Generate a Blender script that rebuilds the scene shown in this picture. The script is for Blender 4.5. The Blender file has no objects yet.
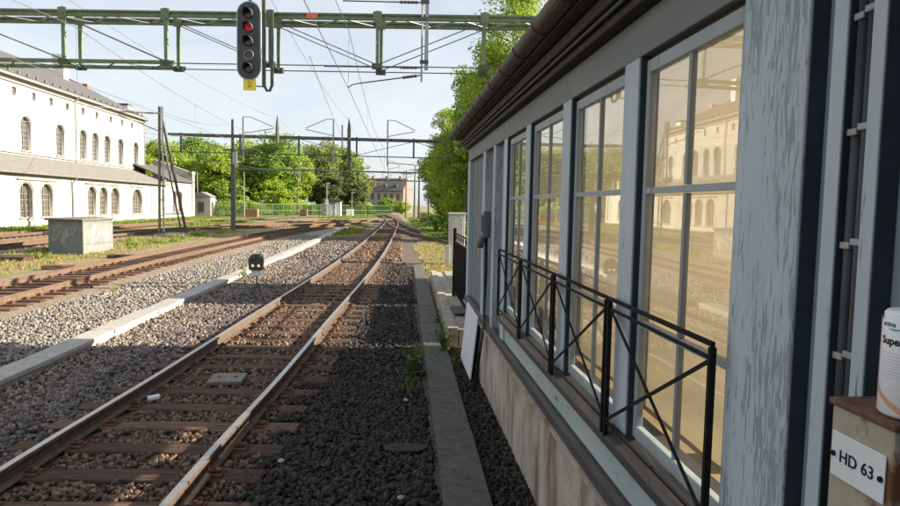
import bpy, bmesh, math, random
import numpy as np
from mathutils import Vector, Matrix
random.seed(7); RNG = np.random.default_rng(11)
sc = bpy.context.scene
COL = sc.collection
R = math.radians

# ------------------------------------------------------------------ camera
CAM_H, FPX = 2.3, 640.0
YAW, PITCH, ROLL = R(4.7), R(4.25), R(1.1)
fw = Vector((math.sin(YAW)*math.cos(PITCH), math.cos(YAW)*math.cos(PITCH), -math.sin(PITCH)))
r0 = Vector((math.cos(YAW), -math.sin(YAW), 0)); u0 = r0.cross(fw)
rt = math.cos(ROLL)*r0 + math.sin(ROLL)*u0; up = -math.sin(ROLL)*r0 + math.cos(ROLL)*u0
cam = bpy.data.cameras.new('camera'); camo = bpy.data.objects.new('camera', cam); COL.objects.link(camo)
M4 = Matrix.Identity(4)
for i in range(3):
    M4[i][0], M4[i][1], M4[i][2] = rt[i], up[i], -fw[i]
M4[2][3] = CAM_H
camo.matrix_world = M4
cam.sensor_width = 36; cam.lens = FPX/900*36; cam.clip_start = 0.05; cam.clip_end = 3000
sc.camera = camo

# ------------------------------------------------------------------ world, sun, exposure
SUN_EL, SUN_AZ = R(23.5), R(91)          # azimuth clockwise from +Y: the sun stands to the right of the wall
w = bpy.data.worlds.new('World'); sc.world = w; w.use_nodes = True
wn, wl = w.node_tree.nodes, w.node_tree.links; wn.clear()
wo = wn.new('ShaderNodeOutputWorld'); bg = wn.new('ShaderNodeBackground'); sky = wn.new('ShaderNodeTexSky')
sky.sky_type = 'NISHITA'; sky.sun_disc = False; sky.sun_elevation = SUN_EL; sky.sun_rotation = SUN_AZ
sky.air_density = 1.0; sky.dust_density = 1.2; sky.ozone_density = 1.2
tc = wn.new('ShaderNodeTexCoord'); mp = wn.new('ShaderNodeMapping'); mp.inputs['Scale'].default_value = (1.0, 1.0, 3.2)
mp.inputs['Rotation'].default_value = (0, 0, .5)
nz = wn.new('ShaderNodeTexNoise'); nz.inputs['Scale'].default_value = 2.1; nz.inputs['Detail'].default_value = 7; nz.inputs['Roughness'].default_value = .58
nz.inputs['Distortion'].default_value = .6
cr = wn.new('ShaderNodeValToRGB'); cr.color_ramp.elements[0].position = .36; cr.color_ramp.elements[0].color = (.55, .55, .55, 1)
cr.color_ramp.elements[1].position = .66; cr.color_ramp.elements[1].color = (.92, .92, .92, 1)
mx = wn.new('ShaderNodeMixRGB'); mx.inputs[2].default_value = (5.3, 5.55, 5.8, 1)   # thin high cloud veil
bg.inputs['Strength'].default_value = .06
wl.new(tc.outputs['Generated'], mp.inputs[0]); wl.new(mp.outputs[0], nz.inputs['Vector']); wl.new(nz.outputs[0], cr.inputs[0])
wl.new(cr.outputs[0], mx.inputs[0]); wl.new(sky.outputs[0], mx.inputs[1]); wl.new(mx.outputs[0], bg.inputs[0]); wl.new(bg.outputs[0], wo.inputs[0])
sun = bpy.data.lights.new('sun', 'SUN'); sun.energy = 5.0; sun.angle = R(.53); sun.color = (1.0, .87, .68)
suno = bpy.data.objects.new('sun', sun); COL.objects.link(suno)
sd = Vector((math.sin(SUN_AZ)*math.cos(SUN_EL), math.cos(SUN_AZ)*math.cos(SUN_EL), math.sin(SUN_EL)))
suno.rotation_euler = (-sd).to_track_quat('-Z', 'Y').to_euler(); suno.location = (60, 0, 40)
vs = sc.view_settings; vs.view_transform = 'Standard'; vs.look = 'None'; vs.exposure = 1.58; vs.gamma = 1
sc.render.engine = 'CYCLES'; sc.cycles.max_bounces = 8; sc.cycles.transparent_max_bounces = 16; sc.cycles.transmission_bounces = 6
sc.cycles.caustics_reflective = False; sc.cycles.caustics_refractive = False

# ------------------------------------------------------------------ materials
MATS = {}
def mat(name, c1, c2=None, scale=6.0, rough=.8, bump=0.0, metal=0.0, stretch=(1, 1, 1), detail=6, lo=.35, hi=.65,
        rnd=0.0, island=False, c3=None, lo3=.55, hi3=.62, scale3=None, stretch3=None, trans=0.0, spec=.3, emit=0.0, bscale=None, distort=0.0, world=False):
    m = bpy.data.materials.new(name); m.use_nodes = True; n, l = m.node_tree.nodes, m.node_tree.links; n.clear()
    out = n.new('ShaderNodeOutputMaterial'); b = n.new('ShaderNodeBsdfPrincipled')
    b.inputs['Roughness'].default_value = rough; b.inputs['Metallic'].default_value = metal
    b.inputs['Specular IOR Level'].default_value = spec
    c2 = c2 or tuple(min(1, x*1.25) for x in c1)
    if world:
        src = n.new('ShaderNodeNewGeometry').outputs['Position']
    else:
        src = n.new('ShaderNodeTexCoord').outputs['Object']
    def noise(s, st):
        mm = n.new('ShaderNodeMapping'); mm.inputs['Scale'].default_value = st; l.new(src, mm.inputs[0])
        t = n.new('ShaderNodeTexNoise'); t.inputs['Scale'].default_value = s; t.inputs['Detail'].default_value = detail
        t.inputs['Roughness'].default_value = .6; t.inputs['Distortion'].default_value = distort
        l.new(mm.outputs[0], t.inputs['Vector']); return t.outputs[0]
    def ramp(v, a, bb):
        q = n.new('ShaderNodeMapRange'); q.inputs[1].default_value = a; q.inputs[2].default_value = bb; l.new(v, q.inputs[0]); return q.outputs[0]
    t1 = noise(scale, stretch)
    x = n.new('ShaderNodeMixRGB'); x.inputs[1].default_value = (*c1, 1); x.inputs[2].default_value = (*c2, 1)
    if island:
        g = n.new('ShaderNodeNewGeometry'); l.new(g.outputs['Random Per Island'], x.inputs[0])
    else:
        l.new(ramp(t1, lo, hi), x.inputs[0])
    col = x.outputs[0]
    if c3 is not None:
        t3 = noise(scale3 or scale*2.3, stretch3 or stretch)
        y = n.new('ShaderNodeMixRGB'); y.inputs[2].default_value = (*c3, 1); l.new(col, y.inputs[1]); l.new(ramp(t3, lo3, hi3), y.inputs[0]); col = y.outputs[0]
    if rnd:
        oi = n.new('ShaderNodeObjectInfo'); q = n.new('ShaderNodeMapRange'); q.inputs[3].default_value = 1-rnd; q.inputs[4].default_value = 1+rnd
        l.new(oi.outputs['Random'], q.inputs[0]); h = n.new('ShaderNodeHueSaturation'); l.new(q.outputs[0], h.inputs['Value']); l.new(col, h.inputs['Color']); col = h.outputs[0]
    l.new(col, b.inputs['Base Color'])
    if emit:
        l.new(col, b.inputs['Emission Color']); b.inputs['Emission Strength'].default_value = emit
    if bump:
        bt = noise(bscale, stretch) if bscale else (t3 if c3 is not None else t1)
        bp = n.new('ShaderNodeBump'); bp.inputs['Strength'].default_value = bump; bp.inputs['Distance'].default_value = .02
        l.new(bt, bp.inputs['Height']); l.new(bp.outputs[0], b.inputs['Normal'])
    sh = b.outputs[0]
    if trans:
        tr = n.new('ShaderNodeBsdfTranslucent'); l.new(col, tr.inputs[0]); ms = n.new('ShaderNodeMixShader'); ms.inputs[0].default_value = trans
        l.new(sh, ms.inputs[1]); l.new(tr.outputs[0], ms.inputs[2]); sh = ms.outputs[0]
    l.new(sh, out.inputs[0]); MATS[name] = m; return m
def glassmat(name, tint=(1, 1, 1), boost=1.9, wav=.04, wscale=3.0):
    m = bpy.data.materials.new(name); m.use_nodes = True; n, l = m.node_tree.nodes, m.node_tree.links; n.clear()
    out = n.new('ShaderNodeOutputMaterial'); t = n.new('ShaderNodeBsdfTransparent'); t.inputs[0].default_value = (*tint, 1)
    g = n.new('ShaderNodeBsdfGlossy'); g.inputs['Roughness'].default_value = .015
    f = n.new('ShaderNodeFresnel'); f.inputs[0].default_value = 1.52; mu = n.new('ShaderNodeMath'); mu.operation = 'MULTIPLY'; mu.use_clamp = True; mu.inputs[1].default_value = boost
    ms = n.new('ShaderNodeMixShader'); nt = n.new('ShaderNodeTexNoise'); nt.inputs['Scale'].default_value = wscale; tcx = n.new('ShaderNodeTexCoord')
    bp = n.new('ShaderNodeBump'); bp.inputs['Strength'].default_value = wav; bp.inputs['Distance'].default_value = .02
    l.new(tcx.outputs['Object'], nt.inputs['Vector']); l.new(nt.outputs[0], bp.inputs['Height']); l.new(bp.outputs[0], g.inputs['Normal'])
    l.new(f.outputs[0], mu.inputs[0]); l.new(mu.outputs[0], ms.inputs[0]); l.new(t.outputs[0], ms.inputs[1]); l.new(g.outputs[0], ms.inputs[2])
    du = n.new('ShaderNodeBsdfDiffuse'); du.inputs[0].default_value = (.62, .60, .54, 1); dn = n.new('ShaderNodeTexNoise'); dn.inputs['Scale'].default_value = 5; dn.inputs['Detail'].default_value = 8; l.new(tcx.outputs['Object'], dn.inputs['Vector'])
    dr = n.new('ShaderNodeMapRange'); dr.inputs[1].default_value = .3; dr.inputs[2].default_value = .75; dr.inputs[3].default_value = .05; dr.inputs[4].default_value = .24; l.new(dn.outputs[0], dr.inputs[0])   # film of dust
    m2 = n.new('ShaderNodeMixShader'); l.new(dr.outputs[0], m2.inputs[0]); l.new(ms.outputs[0], m2.inputs[1]); l.new(du.outputs[0], m2.inputs[2]); l.new(m2.outputs[0], out.inputs[0])
    MATS[name] = m; return m

mat('paint', (.41, .475, .52), (.47, .535, .58), 5, .55, .25, stretch=(1, 1, .25), c3=(.2, .22, .24), lo3=.64, hi3=.69, scale3=26, stretch3=(1, 1, .12), rnd=.06)
mat('paint_dark', (.23, .265, .285), (.29, .325, .345), 5, .6, .3, stretch=(1, 1, .2), rnd=.08)
mat('paint_frame', (.30, .345, .365), (.36, .405, .425), 5, .55, .2, stretch=(1, 1, .25), c3=(.16, .18, .19), lo3=.64, hi3=.69, scale3=26, stretch3=(1, 1, .12))
mat('plank_grey', (.15, .17, .18), (.20, .22, .23), 5, .65, .3, stretch=(1, 1, .2), rnd=.12)
mat('head_shade', (.17, .185, .18), (.21, .225, .22), 5, .6, .3, stretch=(1, .2, 1), rnd=.05)  # head board colour darkened to carry the shade under the eave
mat('gap_shade', (.026, .038, .050), (.036, .050, .064), 5, .6)  # dark navy standing in for shade on camera-facing sides and in the slot
mat('panel_blue', (.24, .31, .36), (.29, .36, .41), 5, .6, .3, stretch=(1, 1, .2))
mat('sill_paint', (.36, .43, .42), (.44, .50, .48), 7, .6, .3, stretch=(1, .3, 1), c3=(.2, .2, .18), lo3=.62, hi3=.7, scale3=16)
mat('sill_dark', (.050, .047, .047), (.085, .078, .074), 8, .7, .4, stretch=(1, .2, 1))
mat('plinth', (.34, .285, .23), (.50, .445, .38), 2.2, .9, .5, c3=(.20, .13, .085), lo3=.47, hi3=.66, scale3=3.2, stretch3=(1, 1.2, .3), bscale=40)
mat('eave', (.035, .03, .028), (.06, .05, .045), 9, .7, .3)
mat('gutter', (.05, .04, .037), (.085, .065, .055), 12, .5, .2)
mat('roofing', (.05, .05, .05), (.08, .08, .08), 9, .9, .3)
mat('blind', (.225, .188, .118), (.285, .240, .152), 3, .8, .1, stretch=(1, .4, 3), trans=.5)
mat('inner_wood', (.30, .21, .10), (.40, .28, .14), 6, .7, .2, stretch=(1, 1, .2))
mat('black_iron', (.010, .010, .011), (.02, .02, .02), 20, .7, .1, spec=.12)
mat('conduit', (.035, .040, .045), (.05, .056, .062), 8, .5)
mat('steel_clip', (.28, .28, .28), (.36, .36, .36), 8, .5, metal=.4)
mat('device', (.10, .13, .155), (.13, .16, .185), 8, .5)
mat('cabinet', (.36, .32, .24), (.46, .42, .33), 9, .75, .3, c3=(.17, .075, .035), lo3=.50, hi3=.62, scale3=9)
mat('rust_top', (.10, .055, .035), (.19, .11, .07), 14, .85, .5)
mat('rust_dark', (.03, .022, .02), (.055, .04, .034), 14, .9, .5)
mat('sign_white', (.72, .74, .76), (.78, .80, .82), 9, .45)
mat('print_black', (.012, .012, .013), None, 5, .6)
mat('tub', (.78, .79, .81), (.82, .83, .85), 4, .35)
mat('tub_teal', (.05, .35, .45), None, 4, .5)
mat('tub_orange', (.62, .30, .20), None, 4, .5)
mat('tub_grey', (.45, .45, .46), None, 4, .5)
mat('rail_top', (.40, .385, .37), (.48, .46, .44), 1.2, .34, 0, metal=.8, stretch=(2, .15, 1), detail=2)
mat('rail_side', (.085, .062, .050), (.14, .102, .078), 12, .8, .3)
mat('rail_rust', (.105, .068, .046), (.17, .115, .08), 8, .85, .3)
mat('sleeper', (.062, .036, .026), (.17, .10, .068), 7, .9, .8, stretch=(.25, 3, 1), rnd=.35, c3=(.030, .021, .017), lo3=.5, hi3=.62, scale3=12)
mat('clip_rust', (.10, .05, .03), (.17, .085, .05), 20, .85, .3)
mat('stone_track', (.042, .035, .036), (.225, .190, .175), island=True, rough=.9)
mat('stone_rust', (.042, .027, .021), (.235, .155, .11), island=True, rough=.9)
mat('stone_mid', (.075, .062, .056), (.30, .255, .21), island=True, rough=.9)
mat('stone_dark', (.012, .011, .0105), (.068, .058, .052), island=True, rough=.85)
mat('stone_pale', (.125, .115, .105), (.285, .262, .238), island=True, rough=.9)
mat('ballast', (.04, .031, .027), (.18, .14, .115), 22, .95, .9, detail=8, world=True, c3=(.25, .21, .18), lo3=.62, hi3=.7, scale3=30)
mat('gravel_pale', (.17, .15, .13), (.36, .32, .28), 20, .95, .9, detail=8, world=True, c3=(.24, .175, .115), lo3=.5, hi3=.66, scale3=.6)
mat('gravel_brown', (.15, .11, .08), (.26, .20, .15), 9, .95, .8, detail=9, world=True, c3=(.33, .29, .245), lo3=.54, hi3=.64, scale3=14)
mat('grass_soil', (.14, .14, .045), (.24, .21, .085), 1.3, .95, .6, detail=9, world=True, c3=(.23, .17, .11), lo3=.52, hi3=.64, scale3=.7)
mat('ground', (.16, .16, .07), (.25, .21, .12), .4, .95, .4, detail=9, world=True)
mat('concrete_pale', (.30, .29, .275), (.37, .36, .345), 5, .85, .25, rnd=.07, c3=(.22, .205, .18), lo3=.6, hi3=.7, scale3=7)
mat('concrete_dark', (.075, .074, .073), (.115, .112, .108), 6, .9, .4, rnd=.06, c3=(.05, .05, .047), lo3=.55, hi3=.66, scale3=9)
mat('concrete_mid', (.26, .23, .19), (.34, .31, .26), 5, .9, .35, rnd=.1, c3=(.17, .145, .11), lo3=.56, hi3=.68, scale3=4)
mat('concrete_post', (.42, .42, .40), (.50, .50, .48), 6, .85, .2)
mat('graffiti_box', (.17, .175, .17), (.22, .225, .22), 3, .85, .2)
mat('graffiti_line', (.40, .42, .41), None, 5, .8)
mat('box_lid', (.13, .12, .11), (.18, .17, .16), 6, .8, .2)
mat('white_board', (.62, .63, .66), (.68, .69, .72), 6, .6, .1)
mat('gantry_green', (.12, .17, .10), (.19, .25, .155), 5, .7, .2, c3=(.30, .30, .25), lo3=.62, hi3=.7, scale3=4)
mat('gantry_dark', (.07, .09, .065), (.12, .14, .10), 6, .7, .2)
mat('steel_grey', (.28, .29, .30), (.38, .39, .40), 5, .5, .1, metal=.3)
mat('mast_grey', (.085, .09, .085), (.13, .135, .125), 4, .65, .15)
mat('wire', (.10, .10, .10), (.14, .14, .14), 4, .5)
mat('wire_pale', (.25, .26, .27), (.32, .33, .34), 4, .5)
mat('insulator', (.12, .07, .06), (.18, .10, .085), 8, .4)
mat('signal_face', (.055, .06, .068), (.075, .08, .09), 4, .55)
mat('signal_rim', (.50, .52, .54), None, 4, .5)
mat('lens_dark', (.012, .012, .014), None, 4, .15, spec=.6)
mat('lens_ring', (.30, .31, .32), None, 4, .4)
mat('lens_red', (.28, .01, .03), None, 4, .3, emit=.16)
mat('lens_warm', (1.0, .42, .15), None, 4, .3, emit=.42)
mat('sign_yellow', (.88, .70, .06), (.90, .73, .08), 4, .5)
mat('tag_orange', (.75, .16, .07), None, 4, .5)
mat('stucco', (.40, .395, .385), (.46, .455, .44), .8, .9, .1, c3=(.29, .285, .27), lo3=.55, hi3=.8, scale3=.7, stretch3=(1, 1, .3))
mat('stucco_low', (.40, .39, .35), (.46, .45, .40), .6, .9, .1, c3=(.28, .27, .23), lo3=.54, hi3=.78, scale3=.8, stretch3=(1, 1, .4))
mat('trim', (.22, .22, .21), (.27, .27, .26), 2, .8)
mat('win_frame', (.16, .16, .155), (.2, .2, .195), 2, .7)
mat('win_frame_brown', (.19, .16, .135), (.23, .2, .17), 2, .7)
mat('roof_tile', (.075, .075, .08), (.11, .11, .116), 3, .8, .3, stretch=(1, 4, 1), c3=(.06, .06, .063), lo3=.55, hi3=.7, scale3=9)
mat('roof_low', (.15, .147, .14), (.19, .185, .175), 2, .75, .1)
mat('room_dark', (.09, .09, .09), (.12, .12, .12), 2, .9)
mat('pane_far', (.075, .073, .072), (.12, .116, .112), .9, .25, spec=.5)
mat('chimney', (.62, .60, .57), None, 3, .9)
mat('brick_red', (.42, .16, .12), (.5, .22, .17), 6, .9)
mat('stone_grey', (.26, .24, .22), (.34, .31, .29), 2, .9)
mat('gable_pink', (.20, .15, .13), (.25, .19, .165), 2, .9)
mat('bark', (.10, .075, .055), (.17, .13, .10), 6, .95, .6, stretch=(1, 1, .2))
mat('leaf_bright', (.17, .28, .028), (.42, .52, .065), island=True, trans=.45, rough=.6)
mat('leaf_mid', (.10, .20, .025), (.29, .42, .055), island=True, trans=.42, rough=.6)
mat('leaf_dark', (.045, .10, .02), (.13, .22, .04), island=True, trans=.35, rough=.6)
mat('leaf_olive', (.14, .19, .045), (.30, .36, .10), island=True, trans=.4, rough=.6)
mat('leaf_purple', (.05, .065, .028), (.13, .15, .05), island=True, trans=.25, rough=.6)
mat('grass_green', (.09, .16, .02), (.24, .30, .06), island=True, trans=.35, rough=.7)
mat('grass_dry', (.20, .18, .065), (.40, .34, .14), island=True, trans=.35, rough=.7)
mat('weed_leaf', (.06, .12, .02), (.16, .25, .05), island=True, trans=.35, rough=.6)
mat('fence_green', (.10, .19, .07), (.14, .24, .10), 3, .7)
mat('fence_post', (.22, .225, .205), (.27, .275, .255), 3, .7)
mat('wood_orange', (.22, .13, .085), (.28, .17, .12), 4, .8)
mat('kiosk_white', (.62, .63, .64), (.70, .71, .72), 3, .7)
mat('kiosk_grey', (.24, .25, .26), (.5, .51, .52), 2.2, .7, lo=.45, hi=.55)
mat('yellow_plastic', (.75, .50, .03), None, 4, .5)
mat('unseen_wall', (.05, .055, .06), (.075, .08, .085), 5, .8, .2, stretch=(1, 1, .2))
mat('hut_wood', (.30, .32, .33), (.38, .40, .41), 5, .8, .2, stretch=(1, 1, .2))
def wornmat():
    m = mat('paint_worn', (.42, .485, .53), (.48, .545, .59), 5, .6, 0, stretch=(1, 1, .25)); n, l = m.node_tree.nodes, m.node_tree.links
    b = [q for q in n if q.type == 'BSDF_PRINCIPLED'][0]; base = b.inputs['Base Color'].links[0].from_socket
    pos = n.new('ShaderNodeTexCoord').outputs['Object']
    def nz_(sc_, st, det=5, dis=.3):
        mm = n.new('ShaderNodeMapping'); mm.inputs['Scale'].default_value = st; l.new(pos, mm.inputs[0]); t_ = n.new('ShaderNodeTexNoise'); t_.inputs['Scale'].default_value = sc_; t_.inputs['Detail'].default_value = det; t_.inputs['Distortion'].default_value = dis; l.new(mm.outputs[0], t_.inputs['Vector']); return t_.outputs[0]
    def rng(v, a, c, d=0.0, e=1.0):
        q = n.new('ShaderNodeMapRange'); q.inputs[1].default_value = a; q.inputs[2].default_value = c; q.inputs[3].default_value = d; q.inputs[4].default_value = e; l.new(v, q.inputs[0]); return q.outputs[0]
    def op(o_, a, c):
        q = n.new('ShaderNodeMath'); q.operation = o_; l.new(a, q.inputs[0])
        if isinstance(c, (int, float)): q.inputs[1].default_value = c
        else: l.new(c, q.inputs[1])
        return q.outputs[0]
    flake = nz_(85, (1, 1, .12), 6, .8); area = nz_(7, (1, 1, .22), 3, .2); fine = nz_(240, (1, 1, .10), 3, .3)
    f2 = op('ADD', flake, op('MULTIPLY', area, .55)); mask = rng(f2, .835, .875)
    fm = op('MULTIPLY', rng(fine, .56, .66), rng(area, .45, .6)); tot = op('MAXIMUM', mask, op('MULTIPLY', fm, .6))
    x = n.new('ShaderNodeMixRGB'); x.inputs[2].default_value = (.22, .26, .29, 1); l.new(base, x.inputs[1]); l.new(op('MULTIPLY', tot, .8), x.inputs[0]); l.new(x.outputs[0], b.inputs['Base Color'])
    bp = n.new('ShaderNodeBump'); bp.inputs['Strength'].default_value = .5; bp.inputs['Distance'].default_value = .004; bp.invert = True; l.new(tot, bp.inputs['Height']); l.new(bp.outputs[0], b.inputs['Normal'])
wornmat()
glassmat('glass', (.96, .97, .95), 2.4, .02, 3.0)
glassmat('glass_far', (.8, .82, .84), 2.0, .12, 1.0)

# ------------------------------------------------------------------ mesh helpers
def wloc(o):
    v = Vector((0, 0, 0))
    while o is not None:
        v += o.location; o = o.parent
    return v
class MB:
    def __init__(s): s.v, s.f, s.m = [], [], []
    def add(s, vs, fs, mi=0):
        b = len(s.v); s.v += [tuple(x) for x in vs]; s.f += [tuple(i+b for i in f) for f in fs]; s.m += [mi]*len(fs); return s
    def box(s, x0, x1, y0, y1, z0, z1, mi=0):
        x0, x1 = min(x0, x1), max(x0, x1); y0, y1 = min(y0, y1), max(y0, y1); z0, z1 = min(z0, z1), max(z0, z1)
        return s.add([(x0,y0,z0),(x1,y0,z0),(x1,y1,z0),(x0,y1,z0),(x0,y0,z1),(x1,y0,z1),(x1,y1,z1),(x0,y1,z1)],
            [(0,3,2,1),(4,5,6,7),(0,1,5,4),(1,2,6,5),(2,3,7,6),(3,0,4,7)], mi)
    def bar(s, p, q, w_, h_=None, mi=0, upv=(0, 0, 1)):
        p, q = Vector(p), Vector(q); h_ = h_ or w_; d = (q-p).normalized(); a = d.cross(Vector(upv))
        if a.length < 1e-4: a = d.cross(Vector((0, 1, 0)))
        a.normalize(); b = a.cross(d).normalized(); a = a*w_/2; b = b*h_/2
        return s.add([p-a-b, p+a-b, p+a+b, p-a+b, q-a-b, q+a-b, q+a+b, q-a+b],
            [(0,1,2,3),(7,6,5,4),(0,4,5,1),(1,5,6,2),(2,6,7,3),(3,7,4,0)], mi)
    def tube(s, pts, r, n=8, mi=0, cap=True):
        pts = [Vector(p) for p in pts]; rs = r if isinstance(r, (list, tuple)) else [r]*len(pts); vs = []; fs = []
        for i, p in enumerate(pts):
            d = (pts[min(i+1, len(pts)-1)]-pts[max(i-1, 0)]).normalized()
            a = d.cross(Vector((0, 0, 1)))
            if a.length < 1e-3: a = d.cross(Vector((0, 1, 0)))
            a.normalize(); b = a.cross(d)
            for k in range(n):
                t = 2*math.pi*k/n; vs.append(p+(a*math.cos(t)+b*math.sin(t))*rs[i])
        for i in range(len(pts)-1):
            for k in range(n):
                fs.append((i*n+k, i*n+(k+1) % n, (i+1)*n+(k+1) % n, (i+1)*n+k))
        if cap:
            fs.append(tuple(range(n-1, -1, -1))); fs.append(tuple((len(pts)-1)*n+k for k in range(n)))
        return s.add(vs, fs, mi)
    def prism(s, poly, ext, mi=0):
        n = len(poly); e = Vector(ext); vs = [Vector(p) for p in poly]; vs = vs+[v+e for v in vs]
        return s.add(vs, [tuple(range(n-1, -1, -1)), tuple(range(n, 2*n))]+[(i, (i+1) % n, n+(i+1) % n, n+i) for i in range(n)], mi)
    def sweep(s, prof, pts, mis=None):
        """profile (x across, z) swept along a path of (x, y, z) on the ground"""
        n = len(prof); vs = []; fs = []
        for i, p in enumerate(pts):
            d = Vector(pts[min(i+1, len(pts)-1)])-Vector(pts[max(i-1, 0)]); d.z = 0; d.normalize(); nx = Vector((d.y, -d.x, 0))
            for a, z in prof: vs.append(Vector(p)+nx*a+Vector((0, 0, z)))
        b = len(s.v); s.v += [tuple(x) for x in vs]
        for i in range(len(pts)-1):
            for k in range(n):
                s.f.append(tuple(b+j for j in (i*n+k, (i+1)*n+k, (i+1)*n+(k+1) % n, i*n+(k+1) % n))); s.m.append(mis[k] if mis else 0)
        s.f.append(tuple(b+k for k in range(n))); s.m.append(0); s.f.append(tuple(b+(len(pts)-1)*n+k for k in range(n-1, -1, -1))); s.m.append(0)
        return s
    def mesh(s, name, mats, off=Vector((0, 0, 0)), smooth=False):
        me = bpy.data.meshes.new(name); me.from_pydata([(x-off[0], y-off[1], z-off[2]) for x, y, z in s.v], [], s.f)
        for m in (mats if isinstance(mats, (list, tuple)) else [mats]): me.materials.append(MATS[m])
        me.polygons.foreach_set('material_index', s.m)
        if smooth: me.polygons.foreach_set('use_smooth', [True]*len(me.polygons))
        bm = bmesh.new(); bm.from_mesh(me); bmesh.ops.recalc_face_normals(bm, faces=bm.faces); bm.to_mesh(me); bm.free()
        return me
    def build(s, name, mats, parent=None, smooth=False, bevel=0, origin=None):
        off = wloc(parent) if parent else Vector(origin or (0, 0, 0))
        o = bpy.data.objects.new(name, s.mesh(name, mats, off, smooth)); COL.objects.link(o); o.parent = parent
        if not parent and origin: o.location = origin
        if bevel:
            bv = o.modifiers.new('bevel', 'BEVEL'); bv.width = bevel; bv.segments = 2; bv.limit_method = 'ANGLE'
        return o
def Bx(*a): return MB().box(*a)
def link(name, me, parent=None, loc=(0, 0, 0), rot=(0, 0, 0), scale=(1, 1, 1)):
    o = bpy.data.objects.new(name, me); COL.objects.link(o); o.parent = parent; o.location = loc; o.rotation_euler = rot; o.scale = scale; return o
def tag(o, label=None, cat=None, group=None, kind=None):
    if label: o['label'] = label
    if cat: o['category'] = cat
    if group: o['group'] = group
    if kind: o['kind'] = kind
    return o
def thing(name, label, cat, loc=(0, 0, 0), rz=0, group=None):
    o = bpy.data.objects.new(name, None); COL.objects.link(o); o.location = loc; o.rotation_euler = (0, 0, rz); o.empty_display_size = .2
    return tag(o, label, cat, group)
def disc(c, r, nrm, n=20, sx=1, sy=1):
    c = Vector(c); nrm = Vector(nrm).normalized(); a = nrm.cross(Vector((0, 0, 1))).normalized() if abs(nrm.z) < .9 else Vector((1, 0, 0)); b = a.cross(nrm)
    return [c+a*math.cos(2*math.pi*k/n)*r*sx+b*math.sin(2*math.pi*k/n)*r*sy for k in range(n)]
def textmesh(name, body, size, mname, parent, M, extrude=.0006, align='CENTER', bold=0.0, spacing=1.0):
    cu = bpy.data.curves.new(name, 'FONT'); cu.body = body; cu.size = size; cu.extrude = extrude; cu.align_x = align; cu.align_y = 'CENTER'
    cu.offset = bold; cu.space_character = spacing
    t = bpy.data.objects.new(name, cu); COL.objects.link(t); dg = bpy.context.evaluated_depsgraph_get()
    me = bpy.data.meshes.new_from_object(t.evaluated_get(dg)); COL.objects.unlink(t); bpy.data.objects.remove(t)
    me.materials.clear(); me.materials.append(MATS[mname])
    me.transform(Matrix.Translation(-wloc(parent)) @ M)
    return link(name, me, parent)
def holed_wall(name, outer, holes, depth, M, mname, parent):
    """flat wall in local (u, v) with real openings, extruded by depth, placed by matrix M"""
    cu = bpy.data.curves.new(name, 'CURVE'); cu.dimensions = '2D'; cu.fill_mode = 'BOTH'; cu.extrude = depth/2
    for poly in [outer]+holes:
        sp = cu.splines.new('POLY'); sp.points.add(len(poly)-1); sp.use_cyclic_u = True
        for p, (a, b) in zip(sp.points, poly): p.co = (a, b, 0, 1)
    t = bpy.data.objects.new(name, cu); COL.objects.link(t); dg = bpy.context.evaluated_depsgraph_get()
    me = bpy.data.meshes.new_from_object(t.evaluated_get(dg)); COL.objects.unlink(t); bpy.data.objects.remove(t)
    me.materials.clear(); me.materials.append(MATS[mname]); me.transform(Matrix.Translation(-wloc(parent)) @ M)
    return link(name, me, parent)
def arch(c, wd, z0, z1, n=8):
    r = wd/2; pts = [(c-r, z0), (c+r, z0)]
    for k in range(n+1):
        t = math.pi*k/n; pts.append((c+r*math.cos(t), z1-r+r*math.sin(t)))
    return pts
def smooth_path(pts, step=.6):
    """Catmull-Rom through control points, resampled evenly"""
    P = [Vector((*p, 0)) if len(p) == 2 else Vector(p) for p in pts]; P = [2*P[0]-P[1]]+P+[2*P[-1]-P[-2]]; dense = []
    for i in range(1, len(P)-2):
        for k in range(40):
            t = k/40; a, b, c, d = P[i-1], P[i], P[i+1], P[i+2]
            dense.append(.5*((2*b)+(c-a)*t+(2*a-5*b+4*c-d)*t*t+(3*b-a-3*c+d)*t**3))
    dense.append(P[-2]); out = [dense[0]]; acc = 0
    for i in range(1, len(dense)):
        seg = (dense[i]-dense[i-1]).length
        while acc+seg >= step:
            t = (step-acc)/seg; q = dense[i-1].lerp(dense[i], t); out.append(q); dense[i-1] = q; seg = (dense[i]-q).length; acc = 0
        acc += seg
    return out
def sheet(name, left, right, z, mname, jit=.0, step=1.0, kind='structure'):
    """ground strip between two border lines, with an uneven border"""
    L, Rr = smooth_path(left, step), smooth_path(right, step); n = min(len(L), len(Rr))
    L = [L[round(i*(len(L)-1)/(n-1))] for i in range(n)]; Rr = [Rr[round(i*(len(Rr)-1)/(n-1))] for i in range(n)]
    b = MB(); vs = []
    for i in range(n):
        a, c = L[i].copy(), Rr[i].copy(); a.x += random.uniform(-jit, jit); c.x += random.uniform(-jit, jit)
        vs += [(a.x, a.y, z), (c.x, c.y, z)]
    b.add(vs, [(2*i, 2*i+1, 2*i+3, 2*i+2) for i in range(n-1)])
    return tag(b.build(name, mname), kind=kind)

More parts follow.
